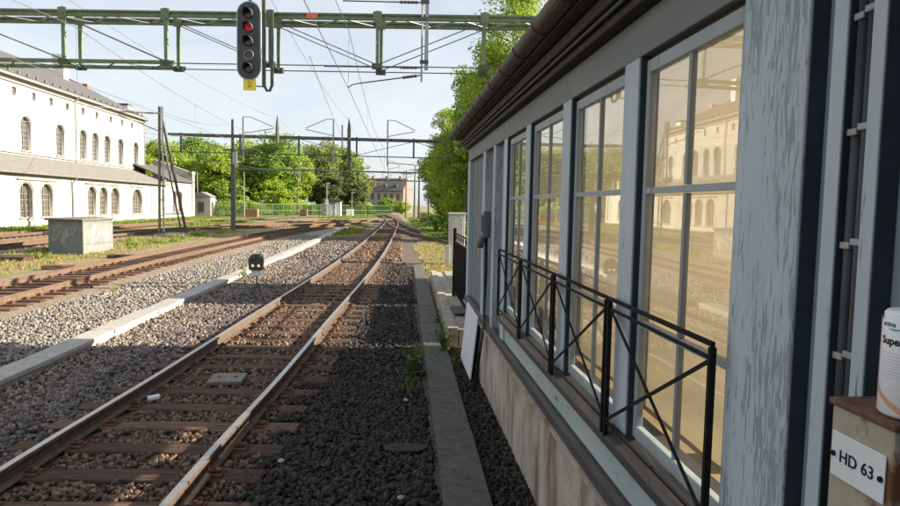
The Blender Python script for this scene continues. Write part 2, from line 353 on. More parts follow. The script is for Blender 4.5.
# ------------------------------------------------------------------ ground
g = MB(); N = 24
xs = [-700+1400*i/N for i in range(N+1)]; ys = [-60+1500*j/N for j in range(N+1)]
g.add([(x, y, -.075) for y in ys for x in xs], [(j*(N+1)+i, j*(N+1)+i+1, (j+1)*(N+1)+i+1, (j+1)*(N+1)+i) for j in range(N) for i in range(N)])
tag(g.build('ground', 'ground'), kind='structure')
NEAR = [(-2.72, -6), (-2.52, 0), (-2.35, 5), (-2.17, 8), (-1.98, 12.3), (-1.62, 20), (-1.34, 28.8), (-1.06, 43.5), (-.80, 64), (-.75, 80), (-1.1, 95), (-2.6, 120), (-6, 150)]
T2 = [(-8.95, -6), (-9.05, 8), (-9.2, 15), (-9.35, 22), (-9.35, 29), (-9.1, 40), (-8.5, 50), (-7.2, 62), (-5.0, 76), (-2.7, 90), (-1.2, 99)]
T3 = [(-19.2, -6), (-18.9, 20), (-18.5, 33), (-17.6, 46), (-15.6, 58), (-12.6, 70), (-9.3, 81), (-6.2, 90), (-2.9, 100)]
T4 = [(-23.3, 10), (-23.2, 35), (-22.6, 60), (-20.6, 78), (-17.0, 95), (-13, 112)]
X1 = [(-16.6, 52), (-13.8, 58), (-11.0, 64), (-8.2, 70.5), (-6.0, 75)]
BR = [(4.6, 27), (4.2, 34), (3.25, 41.5), (1.75, 50), (.55, 60), (-.25, 72), (-.7, 84)]
sheet('station_yard', [(-29.2, -10), (-29.2, 110)], [(-20.4, -10), (-19.5, 75), (-15, 110)], -.064, 'grass_soil', .3)
sheet('rear_trackbed', [(-25, -10), (-25, 40), (-23.6, 66), (-19, 96)], [(-21.5, -10), (-21.3, 40), (-20, 66), (-15, 96)], -.056, 'gravel_brown', .25)
sheet('middle_trackbed', [(-20.9, -10), (-20.5, 33), (-17.8, 57), (-12.0, 80), (-5, 100)], [(-16.9, -10), (-16.3, 33), (-13.2, 57), (-6.0, 80), (-1.2, 100)], -.052, 'gravel_brown', .25)
sheet('grass_margin', [(-16.8, -10), (-16.3, 33), (-14.8, 50)], [(-11.3, -10), (-11.4, 33), (-11.2, 50)], -.06, 'grass_soil', .25)
sheet('rusty_trackbed', [(-11.6, -10), (-11.5, 30), (-10.8, 48), (-7.5, 68), (-3.5, 95)], [(-6.9, -10), (-7.1, 30), (-6.6, 48), (-4.2, 68), (-.5, 95)], -.048, 'gravel_brown', .2)
sheet('gravel_walkway', [(-7.4, -10), (-7.4, 30), (-7.0, 46), (-5.6, 62)], [(-4.7, -10), (-4.7, 30), (-4.6, 46), (-4.3, 62)], -.042, 'gravel_pale', .18)
sheet('near_ballast', [(-4.9, -10), (-4.8, 5), (-4.8, 25), (-3.6, 45), (-2.8, 75), (-4, 140)], [(.9, -10), (.9, 5), (1.0, 25), (1.1, 45), (1.0, 75), (0, 140)], -.036, 'ballast', .05)
sheet('branch_ballast', [(1.5, 27), (1.2, 42), (.2, 58), (-1, 80)], [(7, 27), (5.4, 42), (2.8, 58), (1.2, 80)], -.040, 'ballast', .15)
sheet('right_verge', [(1.05, 18), (1.05, 38), (2.4, 46), (2.2, 62), (1.6, 120)], [(14, 18), (14, 38), (14, 46), (14, 62), (14, 120)], -.031, 'grass_soil', .12)

# ------------------------------------------------------------------ railway tracks
RPROF = [(-.065, 0), (.065, 0), (.065, .012), (.010, .028), (.010, .108), (.036, .118), (.036, .143), (.029, .150), (-.029, .150), (-.036, .143), (-.036, .118), (-.010, .108), (-.010, .028), (-.065, .012)]
RMI = [1]*len(RPROF); RMI[7] = 0
SLZ = .012
slb = Bx(-1.25, 1.25, -.125, .125, -.14, 0); sleeper_me = slb.mesh('sleeper', 'sleeper')
bmx = bmesh.new(); bmx.from_mesh(sleeper_me); bmesh.ops.bevel(bmx, geom=bmx.edges[:], offset=.014, segments=1, affect='EDGES'); bmx.to_mesh(sleeper_me); bmx.free()
cb = MB().box(-.055, .055, -.07, .07, 0, .018); cb.tube([(-.01, 0, .015), (-.01, 0, .062)], .018, 6); cb.bar((-.05, 0, .03), (.045, 0, .042), .06, .02); clip_me = cb.mesh('rail_clip', 'clip_rust')
def make_track(pts, label, side, top='rail_top', y_solo=(0, 0), clips=(0, 0), y_joined=(0, 0), y0=-99, y1=999, sl_name='sleeper'):
    t = thing('railway_track', label, 'track', (*pts[0][:2], 0))
    path = [p for p in smooth_path(pts, .6) if y0 <= p.y <= y1]
    for s in (-1, 1):
        q = []
        for i, p in enumerate(path):
            d = (path[min(i+1, len(path)-1)]-path[max(i-1, 0)]).normalized(); q.append(p+Vector((d.y, -d.x, 0))*s*.7535+Vector((0, 0, SLZ)))
        MB().sweep(RPROF, q, RMI).build('rail', [top, side], t)
    far = MB()
    for i, p in enumerate(path):
        d = (path[min(i+1, len(path)-1)]-path[max(i-1, 0)]).normalized(); a = math.atan2(-d.x, d.y)
        if y_solo[0] <= p.y <= y_solo[1]:
            s = link('sleeper', sleeper_me, t, p-t.location+Vector((random.uniform(-.03, .03), 0, SLZ+random.uniform(-.006, 0))), (0, 0, a+random.uniform(-.015, .015)))
            if clips[0] <= p.y <= clips[1]:
                for x in (-.7535, .7535):
                    for k in (-1, 1):
                        link('rail_clip', clip_me, s, (x+k*.115, 0, 0), (0, 0, 0 if k > 0 else math.pi))
        elif y_joined[0] <= p.y <= y_joined[1]:
            n = Vector((d.y, -d.x, 0)); far.bar(p-n*1.25+Vector((0, 0, -.05)), p+n*1.25+Vector((0, 0, -.05)), .25, .12)
    if far.v: tag(far.build('sleepers', 'sleeper', t), kind='stuff')
    return t
make_track(NEAR, 'polished railway track in the foreground running past the glazed pavilion', 'rail_side', y_solo=(-2, 62), clips=(2, 17), y_joined=(62, 150))
make_track(T2, 'rusty orange track just beyond the pale concrete cable trough', 'rail_rust', 'rail_rust', y_solo=(8, 55), clips=(10, 24), y_joined=(55, 98))
make_track(T3, 'rusty track behind the graffitied concrete box and the ladder mast', 'rail_rust', 'rail_rust', y_joined=(10, 100))
make_track(T4, 'overgrown track closest to the white station building', 'rail_rust', 'rail_rust', y_joined=(20, 112))
make_track(X1, 'short crossover track linking two rusty tracks in the middle distance', 'rail_rust', 'rail_rust', y_joined=(50, 80))
make_track(BR, 'branch track curving right behind the pavilion from the distant points', 'rail_side', y_joined=(26, 84))

# ------------------------------------------------------------------ ballast stones
def icosa():
    t = (1+5**.5)/2
    v = np.array([(-1,t,0),(1,t,0),(-1,-t,0),(1,-t,0),(0,-1,t),(0,1,t),(0,-1,-t),(0,1,-t),(t,0,-1),(t,0,1),(-t,0,-1),(-t,0,1)], float); v /= np.linalg.norm(v[0])
    f = np.array([(0,11,5),(0,5,1),(0,1,7),(0,7,10),(0,10,11),(1,5,9),(5,11,4),(11,10,2),(10,7,6),(7,1,8),(3,9,4),(3,4,2),(3,2,6),(3,6,8),(3,8,9),(4,9,5),(2,4,11),(6,2,10),(8,6,7),(9,8,1)])
    return v, f
def shard():
    """crushed stone: a skewed block with two cut corners"""
    v = np.array([(-1,-1,-1),(1,-1,-1),(1,1,-1),(-1,1,-1),(-1,-1,1),(1,-1,1),(1,1,1),(-1,1,1),(0,0,1.35),(1.3,0,0)], float)*.68
    f = np.array([(0,2,1),(0,3,2),(4,5,8),(5,6,8),(6,7,8),(7,4,8),(0,1,5),(0,5,4),(1,2,9),(2,6,9),(6,5,9),(5,1,9),(2,3,7),(2,7,6),(3,0,4),(3,4,7)])
    return v, f
def near_x(y):   # centre line of the near track
    return np.interp(y, [p[1] for p in NEAR], [p[0] for p in NEAR])
NEAR_PATH = [p for p in smooth_path(NEAR, .6)]
NY = np.array([p.y for p in NEAR_PATH])
def stones(name, areas, mname, label, size=(.0145, .034), zb=-.03, avoid=True):
    """areas: x0, x1, y0, y1, count, grow"""
    V, Fc = shard(); nv, nt = len(V), len(Fc); P = []; S = []
    for x0, x1, y0, y1, n, gr in areas:
        x = RNG.uniform(x0, x1, n); y = RNG.uniform(y0, y1, n)
        P.append(np.stack([x, y], 1)); S.append(RNG.uniform(size[0], size[1], n)*gr)
    P = np.concatenate(P); S = np.concatenate(S)
    if avoid:   # keep clear of sleepers, rails
        cx = near_x(P[:, 1]); off = P[:, 0]-cx
        k = np.abs(NY[None, :]-(P[:, 1]+off*.035)[:, None]).argmin(1); dy = P[:, 1]+off*.035-NY[k]
        on_sl = (np.abs(off) < 1.27) & (np.abs(dy) < .15); on_rail = np.abs(np.abs(off)-.7535) < .10
        keep = ~(on_rail | (on_sl & (RNG.random(len(P)) > .085))); P, S = P[keep], S[keep]
    n = len(P); q = RNG.normal(size=(n, 4)); q /= np.linalg.norm(q, axis=1)[:, None]; a, b, c, d = q.T
    Rm = np.stack([1-2*(c*c+d*d), 2*(b*c-a*d), 2*(b*d+a*c), 2*(b*c+a*d), 1-2*(b*b+d*d), 2*(c*d-a*b), 2*(b*d-a*c), 2*(c*d+a*b), 1-2*(b*b+c*c)], 1).reshape(n, 3, 3)
    loc = (V[None]+RNG.normal(0, .20, (n, nv, 3)))*np.stack([RNG.uniform(.8, 1.35, n), RNG.uniform(.7, 1.1, n), RNG.uniform(.5, .9, n)], 1)[:, None]
    W = np.einsum('nij,nkj->nki', Rm, loc)*S[:, None, None]
    z = zb+RNG.uniform(0, .030, n)
    W += np.stack([P[:, 0], P[:, 1], z], 1)[:, None]
    me = bpy.data.meshes.new(name); nf = n*nt
    me.vertices.add(n*nv); me.vertices.foreach_set('co', W.reshape(-1).astype('f'))
    idx = (Fc[None]+np.arange(n)[:, None, None]*nv).reshape(-1).astype('i')
    me.loops.add(nf*3); me.loops.foreach_set('vertex_index', idx); me.polygons.add(nf); me.polygons.foreach_set('loop_start', np.arange(0, nf*3, 3, dtype='i'))
    me.update(calc_edges=True); me.validate(); me.materials.append(MATS[mname])
    return tag(link(name, me), label, 'stones', kind='stuff')
stones('rail_bed_stones', [(-3.3, -1.2, 2.5, 8.5, 10500, 1), (-3.1, -.9, 8.5, 15, 5600, 1.15), (-2.7, -.45, 15, 26, 3600, 1.5), (-2.4, .2, 26, 44, 2400, 2.3)], 'stone_rust', 'rust stained crushed stone lying between the polished rails')
stones('track_ballast', [(-4.2, -3.2, 2.5, 8.5, 5600, 1), (-4.3, -3.0, 8.5, 15, 3600, 1.15), (-4.4, -2.6, 15, 26, 3000, 1.5), (-4.4, -2.2, 26, 44, 2000, 2.3)], 'stone_track', 'brown crushed stone along the left side of the polished track')
stones('dark_ballast', [(-1.35, .34, 2.5, 8.5, 10500, 1), (-1.1, .38, 8.5, 15, 4000, 1.15), (-.6, .45, 15, 25, 1500, 1.5)], 'stone_dark', 'dark crushed stone between the polished rail and the kerb slabs')
stones('verge_gravel', [(.70, 1.10, 2, 8.6, 4200, .78), (.74, 1.1, 8.6, 10.2, 500, .8)], 'stone_dark', 'small dark gravel in the gap between kerb and pavilion plinth', avoid=False)
stones('mixed_gravel', [(-4.72, -3.8, 5, 14, 4200, 1), (-4.72, -3.9, 14, 26, 2400, 1.4)], 'stone_mid', 'grey brown gravel on the track side of the cable trough', avoid=False)
stones('pale_gravel', [(-7.4, -5.06, 7, 15, 6000, 1.0), (-7.3, -5.06, 15, 28, 4600, 1.4), (-7.0, -5.0, 28, 46, 2600, 2.2)], 'stone_pale', 'pale grey gravel left of the cable trough', avoid=False)

# ------------------------------------------------------------------ cable trough, kerb, platform
t = thing('cable_trough', 'long pale concrete cable trough with slab lids left of the near track', 'trough', (-4.88, 2, 0))
body = Bx(-5.03, -4.73, 0, 61.5, -.06, .045).build('channel', 'concrete_pale', t)
lid_me = {}
y = 1.0; random.seed(3)
while y < 61:
    L_ = 1.0
    b = Bx(-.185, .185, .006, L_-.006, 0, .07)
    if 'a' not in lid_me:
        me = b.mesh('lid', 'concrete_pale'); bm = bmesh.new(); bm.from_mesh(me); bmesh.ops.bevel(bm, geom=bm.edges[:], offset=.008, segments=1, affect='EDGES'); bm.to_mesh(me); bm.free(); lid_me['a'] = me
    link('lid', lid_me['a'], t, Vector((-4.88+random.uniform(-.012, .012), y, .047+random.uniform(0, .008)))-t.location, (random.uniform(-.004, .004), random.uniform(-.012, .012), random.uniform(-.008, .008)))
    y += L_
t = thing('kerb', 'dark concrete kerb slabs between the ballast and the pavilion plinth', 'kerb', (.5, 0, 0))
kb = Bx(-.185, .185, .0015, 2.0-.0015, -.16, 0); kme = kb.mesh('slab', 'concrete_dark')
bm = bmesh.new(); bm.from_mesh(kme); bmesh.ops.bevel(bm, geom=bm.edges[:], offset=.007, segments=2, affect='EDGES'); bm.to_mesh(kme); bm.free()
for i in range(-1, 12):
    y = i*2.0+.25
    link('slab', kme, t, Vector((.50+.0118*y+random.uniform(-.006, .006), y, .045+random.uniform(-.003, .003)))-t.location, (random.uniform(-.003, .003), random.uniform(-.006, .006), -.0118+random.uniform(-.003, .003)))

t = thing('side_platform', 'low concrete platform with paving slabs beyond the end of the pavilion', 'platform', (1.9, 10.4, 0))
for i in range(9):
    a = 10.35+i*1.02
    Bx(.83+.021*(a-10), 1.01+.021*(a-10), a, a+1.012, -.05, .305).build('edge_stone', 'concrete_mid', t, bevel=.012)
Bx(1.03, 4.6, 10.35, 19.4, -.05, .27).build('fill', 'concrete_mid', t)
for j in range(11):
    for i in range(2 if j else 2):
        x0 = 1.03+.021*(j*.82)+i*.9; a = 10.37+j*.82
        Bx(x0+.2 if i == 0 else x0+.006, x0+.89, a, a+.81, .2, .298+random.uniform(0, .008)).build('paving_slab', 'concrete_mid', t, bevel=.006)
tag(Bx(1.05, 1.72, 11.6, 12.5, .307, .325).build('grating', 'concrete_dark', bevel=.006, origin=(1.4, 12, .307)), 'dark flat mat lying on the low side platform', 'mat')

# ------------------------------------------------------------------ pavilion
WX = 1.10
pv = thing('pavilion', 'grey blue weathered timber pavilion with tall glazed windows beside the track', 'pavilion', (1.86, 4.3, 0))
Y0, Y1 = -3.0, 10.15
Bx(WX, 2.65, Y0, Y1, -.2, .80).build('plinth', 'plinth', pv, bevel=.01)
Bx(1.27, 2.6, Y0+.02, Y1-.02, .80, 1.02).build('floor', 'inner_wood', pv)
# ledges and sills under the windows
b = MB().prism([(1.075, 1.7, .80), (1.16, 1.7, .80), (1.16, 1.7, .895), (1.10, 1.7, .89), (1.075, 1.7, .862)], (0, 8.45, 0)); b.build('base_ledge', 'sill_dark', pv)
b = MB().prism([(1.055, 1.72, .775), (1.13, 1.72, .775), (1.13, 1.72, .80), (1.055, 1.72, .80)], (0, 8.43, 0)); b.build('drip_strip', 'plinth', pv)
for i, (a, c) in enumerate(((1.72, 4.2), (4.205, 6.62))):
    Bx(1.125, 1.20, a, c, .89, 1.115).build('apron_board', 'sill_paint', pv, bevel=.005)
for i, (a, c) in enumerate(((1.72, 3.08), (3.085, 5.42), (5.425, 6.62))):
    MB().prism([(1.045, a, 1.115), (1.30, a, 1.115), (1.30, a, 1.215), (1.19, a, 1.205), (1.045, a, 1.16)], (0, c-a, 0)).build('sill', 'sill_dark', pv, bevel=.006)
# pillars between windows
WINS = [(2.05, 2.915), (3.135, 4.085), (4.315, 5.355), (5.565, 6.505)]
Bx(WX, 1.34, 1.685, 1.985, -.1+.9, 3.0).build('pillar', 'paint_worn', pv, bevel=.008)
tag(Bx(1.108, 1.33, 1.99, 2.045, 1.2, 3.0).build('corner_strip', 'paint_worn', pv, bevel=.012))
for a, c in ((2.93, 3.12), (4.10, 4.30), (5.37, 5.55), (6.52, 6.70)):
    Bx(WX, 1.165, a, c, 1.212 if a < 6.4 else .9, 3.0).build('pillar', 'paint', pv, bevel=.006)
    for s, yy in ((0, a-.012), (1, c)):     # slim dark strips: shade of the reveal painted beside the pillar
        Bx(1.108, 1.160, yy, yy+.011, 1.2, 2.995).build('jamb_shade', 'gap_shade', pv)
# head beam
for a, c in ((Y0, 1.69), (1.694, 4.25), (4.254, 6.72), (6.724, Y1)):
    Bx(WX+.004, 1.36, a, c, 3.0, 3.19).build('head_board', 'head_shade', pv, bevel=.006)
# windows
def pav_window(a, c, parent, x=1.132, inner=True):
    f = MB(); z0, z1, sw = 1.215, 2.98, .038
    f.box(x, x+.036, a, a+sw, z0, z1); f.box(x, x+.036, c-sw, c, z0, z1); f.box(x, x+.036, a+sw, c-sw, z1-.06, z1); f.box(x, x+.036, a+sw, c-sw, z0, z0+.06)
    wd = f.build('window', 'paint_frame', parent, bevel=.005)
    m = (a+c)/2; ia, ic = a+sw, c-sw; zr = [z0+.06, 1.765, 2.385, z1-.06]
    for s0, s1 in ((zr[0], zr[1]-.017), (zr[1]+.017, zr[2]-.017), (zr[2]+.017, zr[3])):
        Bx(x+.007, x+.030, m-.012, m+.012, s0, s1).build('mullion', 'paint_dark', wd)
    for z in zr[1:3]:
        Bx(x+.004, x+.033, ia, ic, z-.014, z+.014).build('glazing_bar', 'paint_frame', wd)
    for p0, p1 in ((ia, m-.0125), (m+.0125, ic)):
        for k in range(3):
            ang = random.uniform(-.004, .004)
            pb = MB(); X = x+.018; zz0 = zr[k]+(.016 if k else 0); zz1 = zr[k+1]-(.016 if k < 2 else 0); dx = (p1-p0)*ang
            pb.add([(X-dx, p0, zz0), (X+dx, p1, zz0), (X+dx, p1, zz1), (X-dx, p0, zz1)], [(0, 1, 2, 3)])
            o = pb.build('pane', 'glass', wd)
            if o.data.polygons[0].normal.x > 0: o.data.flip_normals()
    return wd
random.seed(5)
for a, c in WINS: pav_window(a, c, pv)
# roller blinds hanging inside, ending a hand above the sill
for i, (a, c) in enumerate(WINS):
    bb = MB(); zb = 1.47 if i >= 2 else 1.36
    n = 10; c2 = WINS[i+1][0]+.06 if i < 3 else 6.9; yy = [a-.0+(c2-a)*k/n for k in range(n+1)]
    vs = [(1.195+.012*(i % 2)+.003*math.sin(k*2.1), yv, z) for z in (zb, 3.02) for k, yv in enumerate(yy)]
    bb.add(vs, [(k, k+1, n+2+k, n+1+k) for k in range(n)]); bb.build('blind', 'blind', pv)
    Bx(1.190+.012*(i % 2), 1.200+.012*(i % 2), a, c2, zb-.02, zb).build('blind_rod', 'inner_wood', pv)
# rear wall with the same openings, ends, ceiling
holes = [[(a+.02, 1.25), (c-.02, 1.25), (c-.02, 3.60), (a+.02, 3.60)] for a, c in WINS]
Mw = Matrix(((0, 0, 1, 2.58), (1, 0, 0, 0), (0, 1, 0, 0), (0, 0, 0, 1)))
holed_wall('rear_wall', [(Y0, .8), (Y1, .8), (Y1, 3.66), (Y0, 3.66)], holes, .1, Mw, 'inner_wood', pv)
Bx(1.35, 2.53, Y1-.12, Y1-.02, .8, 3.2).build('end_wall', 'paint_dark', pv)
Bx(1.35, 2.53, 1.60, 1.68, .8, 3.2).build('partition', 'inner_wood', pv)
MB().prism([(1.36, Y0, 3.195), (2.52, Y0, 3.66), (2.52, Y0, 3.70), (1.36, Y0, 3.235)], (0, Y1-Y0, 0)).build('ceiling', 'inner_wood', pv)
# plank cladding at the far end
yy = 6.72; posts = [(7.30, 7.46), (8.15, 8.36), (9.95, 10.15)]
for a, c in posts: Bx(WX, 1.30, a, c, .80, 3.0).build('post', 'paint_worn' if a < 9 else 'paint', pv, bevel=.008)
edges = [6.72, 7.30, 7.46, 8.15, 8.36, 9.95]
for s, e in zip(edges[::2], edges[1::2]):
    n = max(2, round((e-s)/.15)); wdt = (e-s)/n
    for k in range(n):
        Bx(1.165+random.uniform(-.004, .004), 1.26, s+k*wdt+.004, s+(k+1)*wdt-.004, .86, 3.0).build('plank', 'plank_grey', pv, bevel=.004)
Bx(1.27, 1.34, 6.7, 10.0, .8, 3.0).build('backing', 'panel_blue', pv)
Bx(1.105, 1.3, 6.63, 10.15, .80, .86).build('ground_beam', 'sill_dark', pv)
# cladding next to the camera: recessed panels with battens
Bx(1.155, 1.34, Y0, 1.684, .8, 3.0).build('panel', 'panel_blue', pv)
Bx(1.106, 1.154, 1.678, 1.6835, .8, 3.0).build('edge_shade', 'gap_shade', pv)  # painted shade on the pillar's camera-facing side
for a, c in ((1.533, 1.586), (1.404, 1.448), (1.235, 1.30), (1.02, 1.09), (.80, .87), (.55, .62), (.30, .37), (0, .07)):
    Bx(1.10, 1.154, a, c, .8, 3.0).build('batten', 'paint', pv, bevel=.003)
    Bx(1.104, 1.1535, a-.004, a-.0005, .8, 3.0).build('edge_shade', 'gap_shade', pv)  # shade painted along the batten's camera-facing side
Bx(1.1505, 1.1545, 1.449, 1.5285, .8, 3.0).build('slot_shade', 'gap_shade', pv)  # shade of the conduit slot, put in as a dark backing
MB().box(-2.4, 1.0, -1.75, -1.6, -.1, 4.1).build('wing_wall', 'unseen_wall', pv)  # unseen wall inferred behind the camera, added to keep light off camera-facing sides
# mouldings, eaves, gutter, roof
Bx(1.03, 1.12, Y0, Y1+.1, 3.192, 3.26).build('moulding', 'eave', pv, bevel=.01)
Bx(.975, 1.09, Y0, Y1+.15, 3.262, 3.33).build('moulding', 'eave', pv, bevel=.01)
MB().prism([(.90, Y0, 3.335), (1.12, Y0, 3.335), (1.12, Y0, 3.37), (.90, Y0, 3.37)], (0, Y1-Y0+.2, 0)).build('soffit_board', 'eave', pv)
MB().tube([(1.005, Y0, 3.245), (1.005, Y1+.05, 3.245)], .012, 8).build('cable', 'conduit', pv)
gp = [(.86+.068*math.cos(R(180+k*18)), 3.415+.068*math.sin(R(180+k*18))) for k in range(11)]; gp2 = [(.86+.060*math.cos(R(360-k*18)), 3.415+.060*math.sin(R(360-k*18))) for k in range(11)]
MB().prism([(x, Y0, z) for x, z in gp+gp2], (0, Y1-Y0+.25, 0)).build('gutter', 'gutter', pv, smooth=False)
for k in range(15):
    yv = 1.4+k*.63; MB().prism([(.86+.074*math.cos(R(175+j*19)), yv, 3.415+.074*math.sin(R(175+j*19))) for j in range(11)], (0, .022, 0)).build('gutter_bracket', 'gutter', pv)
for s in (0, 1):
    e, rg = ((.84, 3.40), (2.2, 4.05)) if s == 0 else ((2.86, 3.80), (2.2, 4.05))
    MB().prism([(e[0], Y0, e[1]), (rg[0], Y0, rg[1]), (rg[0], Y0, rg[1]+.08), (e[0], Y0, e[1]+.06)], (0, Y1-Y0+.25, 0)).build('roof_slope', 'roofing', pv)
for yv in (Y1-.1, Y0+.1):
    MB().prism([(1.12, yv, 3.2), (2.62, yv, 3.2), (2.62, yv, 3.86), (2.2, yv, 4.02), (1.12, yv, 3.5)], (0, .06, 0)).build('gable', 'paint_dark', pv)
# railing in front of the windows
bays = [(2.035, 3.075), (3.125, 4.215), (4.265, 5.385), (5.435, 6.58)]
rl = MB().box(1.048, 1.062, 2.03, 6.585, 1.845, 1.862).build('handrail', 'black_iron', pv)
for a, c in bays:
    X = 1.055; zt, zb = 1.843, 1.235
    for yv in (a, c): Bx(X-.011, X+.011, yv-.009, yv+.009, 1.16, zt).build('railing_post', 'black_iron', pv)
    Bx(X-.006, X+.006, a+.012, c-.012, zt-.045, zt-.033).build('railing_bar', 'black_iron', pv)
    Bx(X-.006, X+.006, a+.012, c-.012, zb-.006, zb+.006).build('railing_bar', 'black_iron', pv)
    MB().bar((X-.004, a+.012, zt-.05), (X-.004, c-.012, zb+.008), .008, .014).build('brace', 'black_iron', pv)
    MB().bar((X+.005, a+.012, zb+.008), (X+.005, c-.012, zt-.05), .008, .014).build('brace', 'black_iron', pv)
# conduits with clips near the camera
for yv, lab in ((1.511, 0), (1.4755, 0)):
    c_ = MB().tube([(1.128, yv, .85), (1.128, yv, 3.0)], .0150, 14).build('conduit', 'conduit', pv, smooth=True)
    for z in (1.93, 2.21, 2.49, 2.77):
        Bx(1.110, 1.146, yv-.0170, yv+.0170, z+(.01 if yv < 1.48 else 0), z+.018+(.01 if yv < 1.48 else 0)).build('pipe_clip', 'steel_clip', c_, bevel=.003)
# socket device with its cable at the far posts
d = thing('wall_socket', 'dark blue grey socket housing on the far post of the pavilion', 'socket', (1.06, 7.65, 1.7))
Bx(1.00, 1.10, 7.53, 7.72, 1.92, 2.20).build('housing', 'device', d, bevel=.02)
Bx(.985, 1.0, 7.55, 7.70, 2.0, 2.19).build('flap', 'device', d, bevel=.006)
MB().tube([(1.02, 7.6, 1.93), (.99, 7.6, 1.88), (.985, 7.6, 1.80)], [.05, .045, .038], 10).build('plug', 'device', d, smooth=True)
Bx(1.02, 1.10, 7.56, 7.69, 2.2, 2.24).build('cap', 'device', d, bevel=.01)
MB().tube([(1.06, 7.63, 1.92), (1.065, 7.64, 1.4), (1.06, 7.66, .82), (1.04, 7.62, .74), (.99, 7.52, .55)], .02, 10).build('cable_pipe', 'conduit', d, smooth=True)
tag(MB().tube([(.965, 7.75, .005), (1.06, 7.72, .80)], .022, 8).build('iron_rod', 'black_iron', origin=(.965, 7.75, 0)), 'dark iron rod leaning against the plinth beside the white board', 'rod')
o = MB().prism([(.965, 8.2, .02), (1.055, 8.25, .84), (1.055, 9.50, .86), (.965, 9.45, .02)], (.018, 0, .0)).build('leaning_board', 'white_board', bevel=.004, origin=(.86, 9, 0))
tag(o, 'white board leaning against the far end of the plinth', 'board')

# ------------------------------------------------------------------ rusty terminal box, tub
t = thing('terminal_box', 'rusty beige metal box with a white number plate against the near cladding', 'box', (1.03, 1.2, 0))
Bx(.95, 1.12, 1.118, 1.295, -.1, 1.885).build('body', 'cabinet', t, bevel=.006)
Bx(.944, 1.122, 1.112, 1.301, 1.885, 1.900).build('lid', 'rust_top', t, bevel=.004)
pl = Bx(.9455, .9485, 1.131, 1.284, 1.735, 1.832).build('number_plate', 'sign_white', t, bevel=.001)
Mt = Matrix(((0, 0, -1, .9446), (-1, 0, 0, 1.208), (0, 1, 0, 1.783), (0, 0, 0, 1)))
textmesh('lettering', 'HD 63', .036, 'print_black', pl, Mt, bold=.0003, spacing=1.02)
for yv in (1.275, 1.14): MB().tube([(.9455, yv, 1.783), (.9415, yv, 1.783)], .006, 10).build('rivet', 'black_iron', pl)
tb = thing('wipe_tub', 'white cylindrical tub with printed label standing on the rusty box', 'tub', (1.02, 1.165, 1.9005))
cx_, cy_, rr = 1.02, 1.165, .058
prof = [(.0, .004), (rr-.004, .004), (rr, .010), (rr, .190), (rr-.003, .196), (rr-.003, .206), (rr-.008, .212), (0, .212)]
b = MB(); nseg = 40
vs = [(cx_+r_*math.cos(2*math.pi*k/nseg), cy_+r_*math.sin(2*math.pi*k/nseg), 1.8985+z) for r_, z in prof for k in range(nseg)]
b.add(vs, [(i*nseg+k, i*nseg+(k+1) % nseg, (i+1)*nseg+(k+1) % nseg, (i+1)*nseg+k) for i in range(len(prof)-1) for k in range(nseg)])
b.build('container', 'tub', tb, smooth=False).data.polygons.foreach_set('use_smooth', [True]*(7*nseg))
def wrap_text(body, size, z, a0, mname, bold=0.0):
    """print lettering around the tub: a0 is the angle of its left end"""
    cu = bpy.data.curves.new('lettering', 'FONT'); cu.body = body; cu.size = size; cu.offset = bold; cu.align_y = 'CENTER'; cu.resolution_u = 4
    tt = bpy.data.objects.new('lettering', cu); COL.objects.link(tt); dg = bpy.context.evaluated_depsgraph_get()
    me = bpy.data.meshes.new_from_object(tt.evaluated_get(dg)); COL.objects.unlink(tt); bpy.data.objects.remove(tt)
    me.materials.clear(); me.materials.append(MATS[mname])
    for v in me.vertices:
        th = a0+v.co.x/rr; v.co = Vector((cx_+(rr+.0006)*math.cos(th), cy_+(rr+.0006)*math.sin(th), z+v.co.y))-wloc(tb)
    link('lettering', me, tb)
A0 = R(163)
wrap_text('activa', .0135, 2.085, A0, 'print_black', .0002)
wrap_text('Super', .0215, 2.052, A0-.02, 'print_black', .0007)
def band(mname, a0, a1, z0f, z1f, n=14, name='print'):
    b = MB(); vs = []
    for k in range(n+1):
        th = a0+(a1-a0)*k/n; c, s = math.cos(th)*(rr+.0005), math.sin(th)*(rr+.0005); vs += [(cx_+c, cy_+s, z0f(k/n)), (cx_+c, cy_+s, z1f(k/n))]
    b.add(vs, [(2*k, 2*k+2, 2*k+3, 2*k+1) for k in range(n)]); return b.build(name, mname, tb)
band('tub_teal', A0+.25, A0+.75, lambda t: 2.0765-.003*math.sin(t*3.14), lambda t: 2.0775-.0005*math.sin(t*3.14))
for k in range(9): band('tub_grey', A0, A0+.7+.25*((k*37) % 5)/5, lambda t, k=k: 2.028-k*.006, lambda t, k=k: 2.0290-k*.006)
band('tub_orange', A0-.35, A0+1.0, lambda t: 1.962-.055*t**.7, lambda t: 1.972-.052*t**.7)
band('tub_orange', A0-.30, A0-.22, lambda t: 1.915, lambda t: 2.10, n=3)

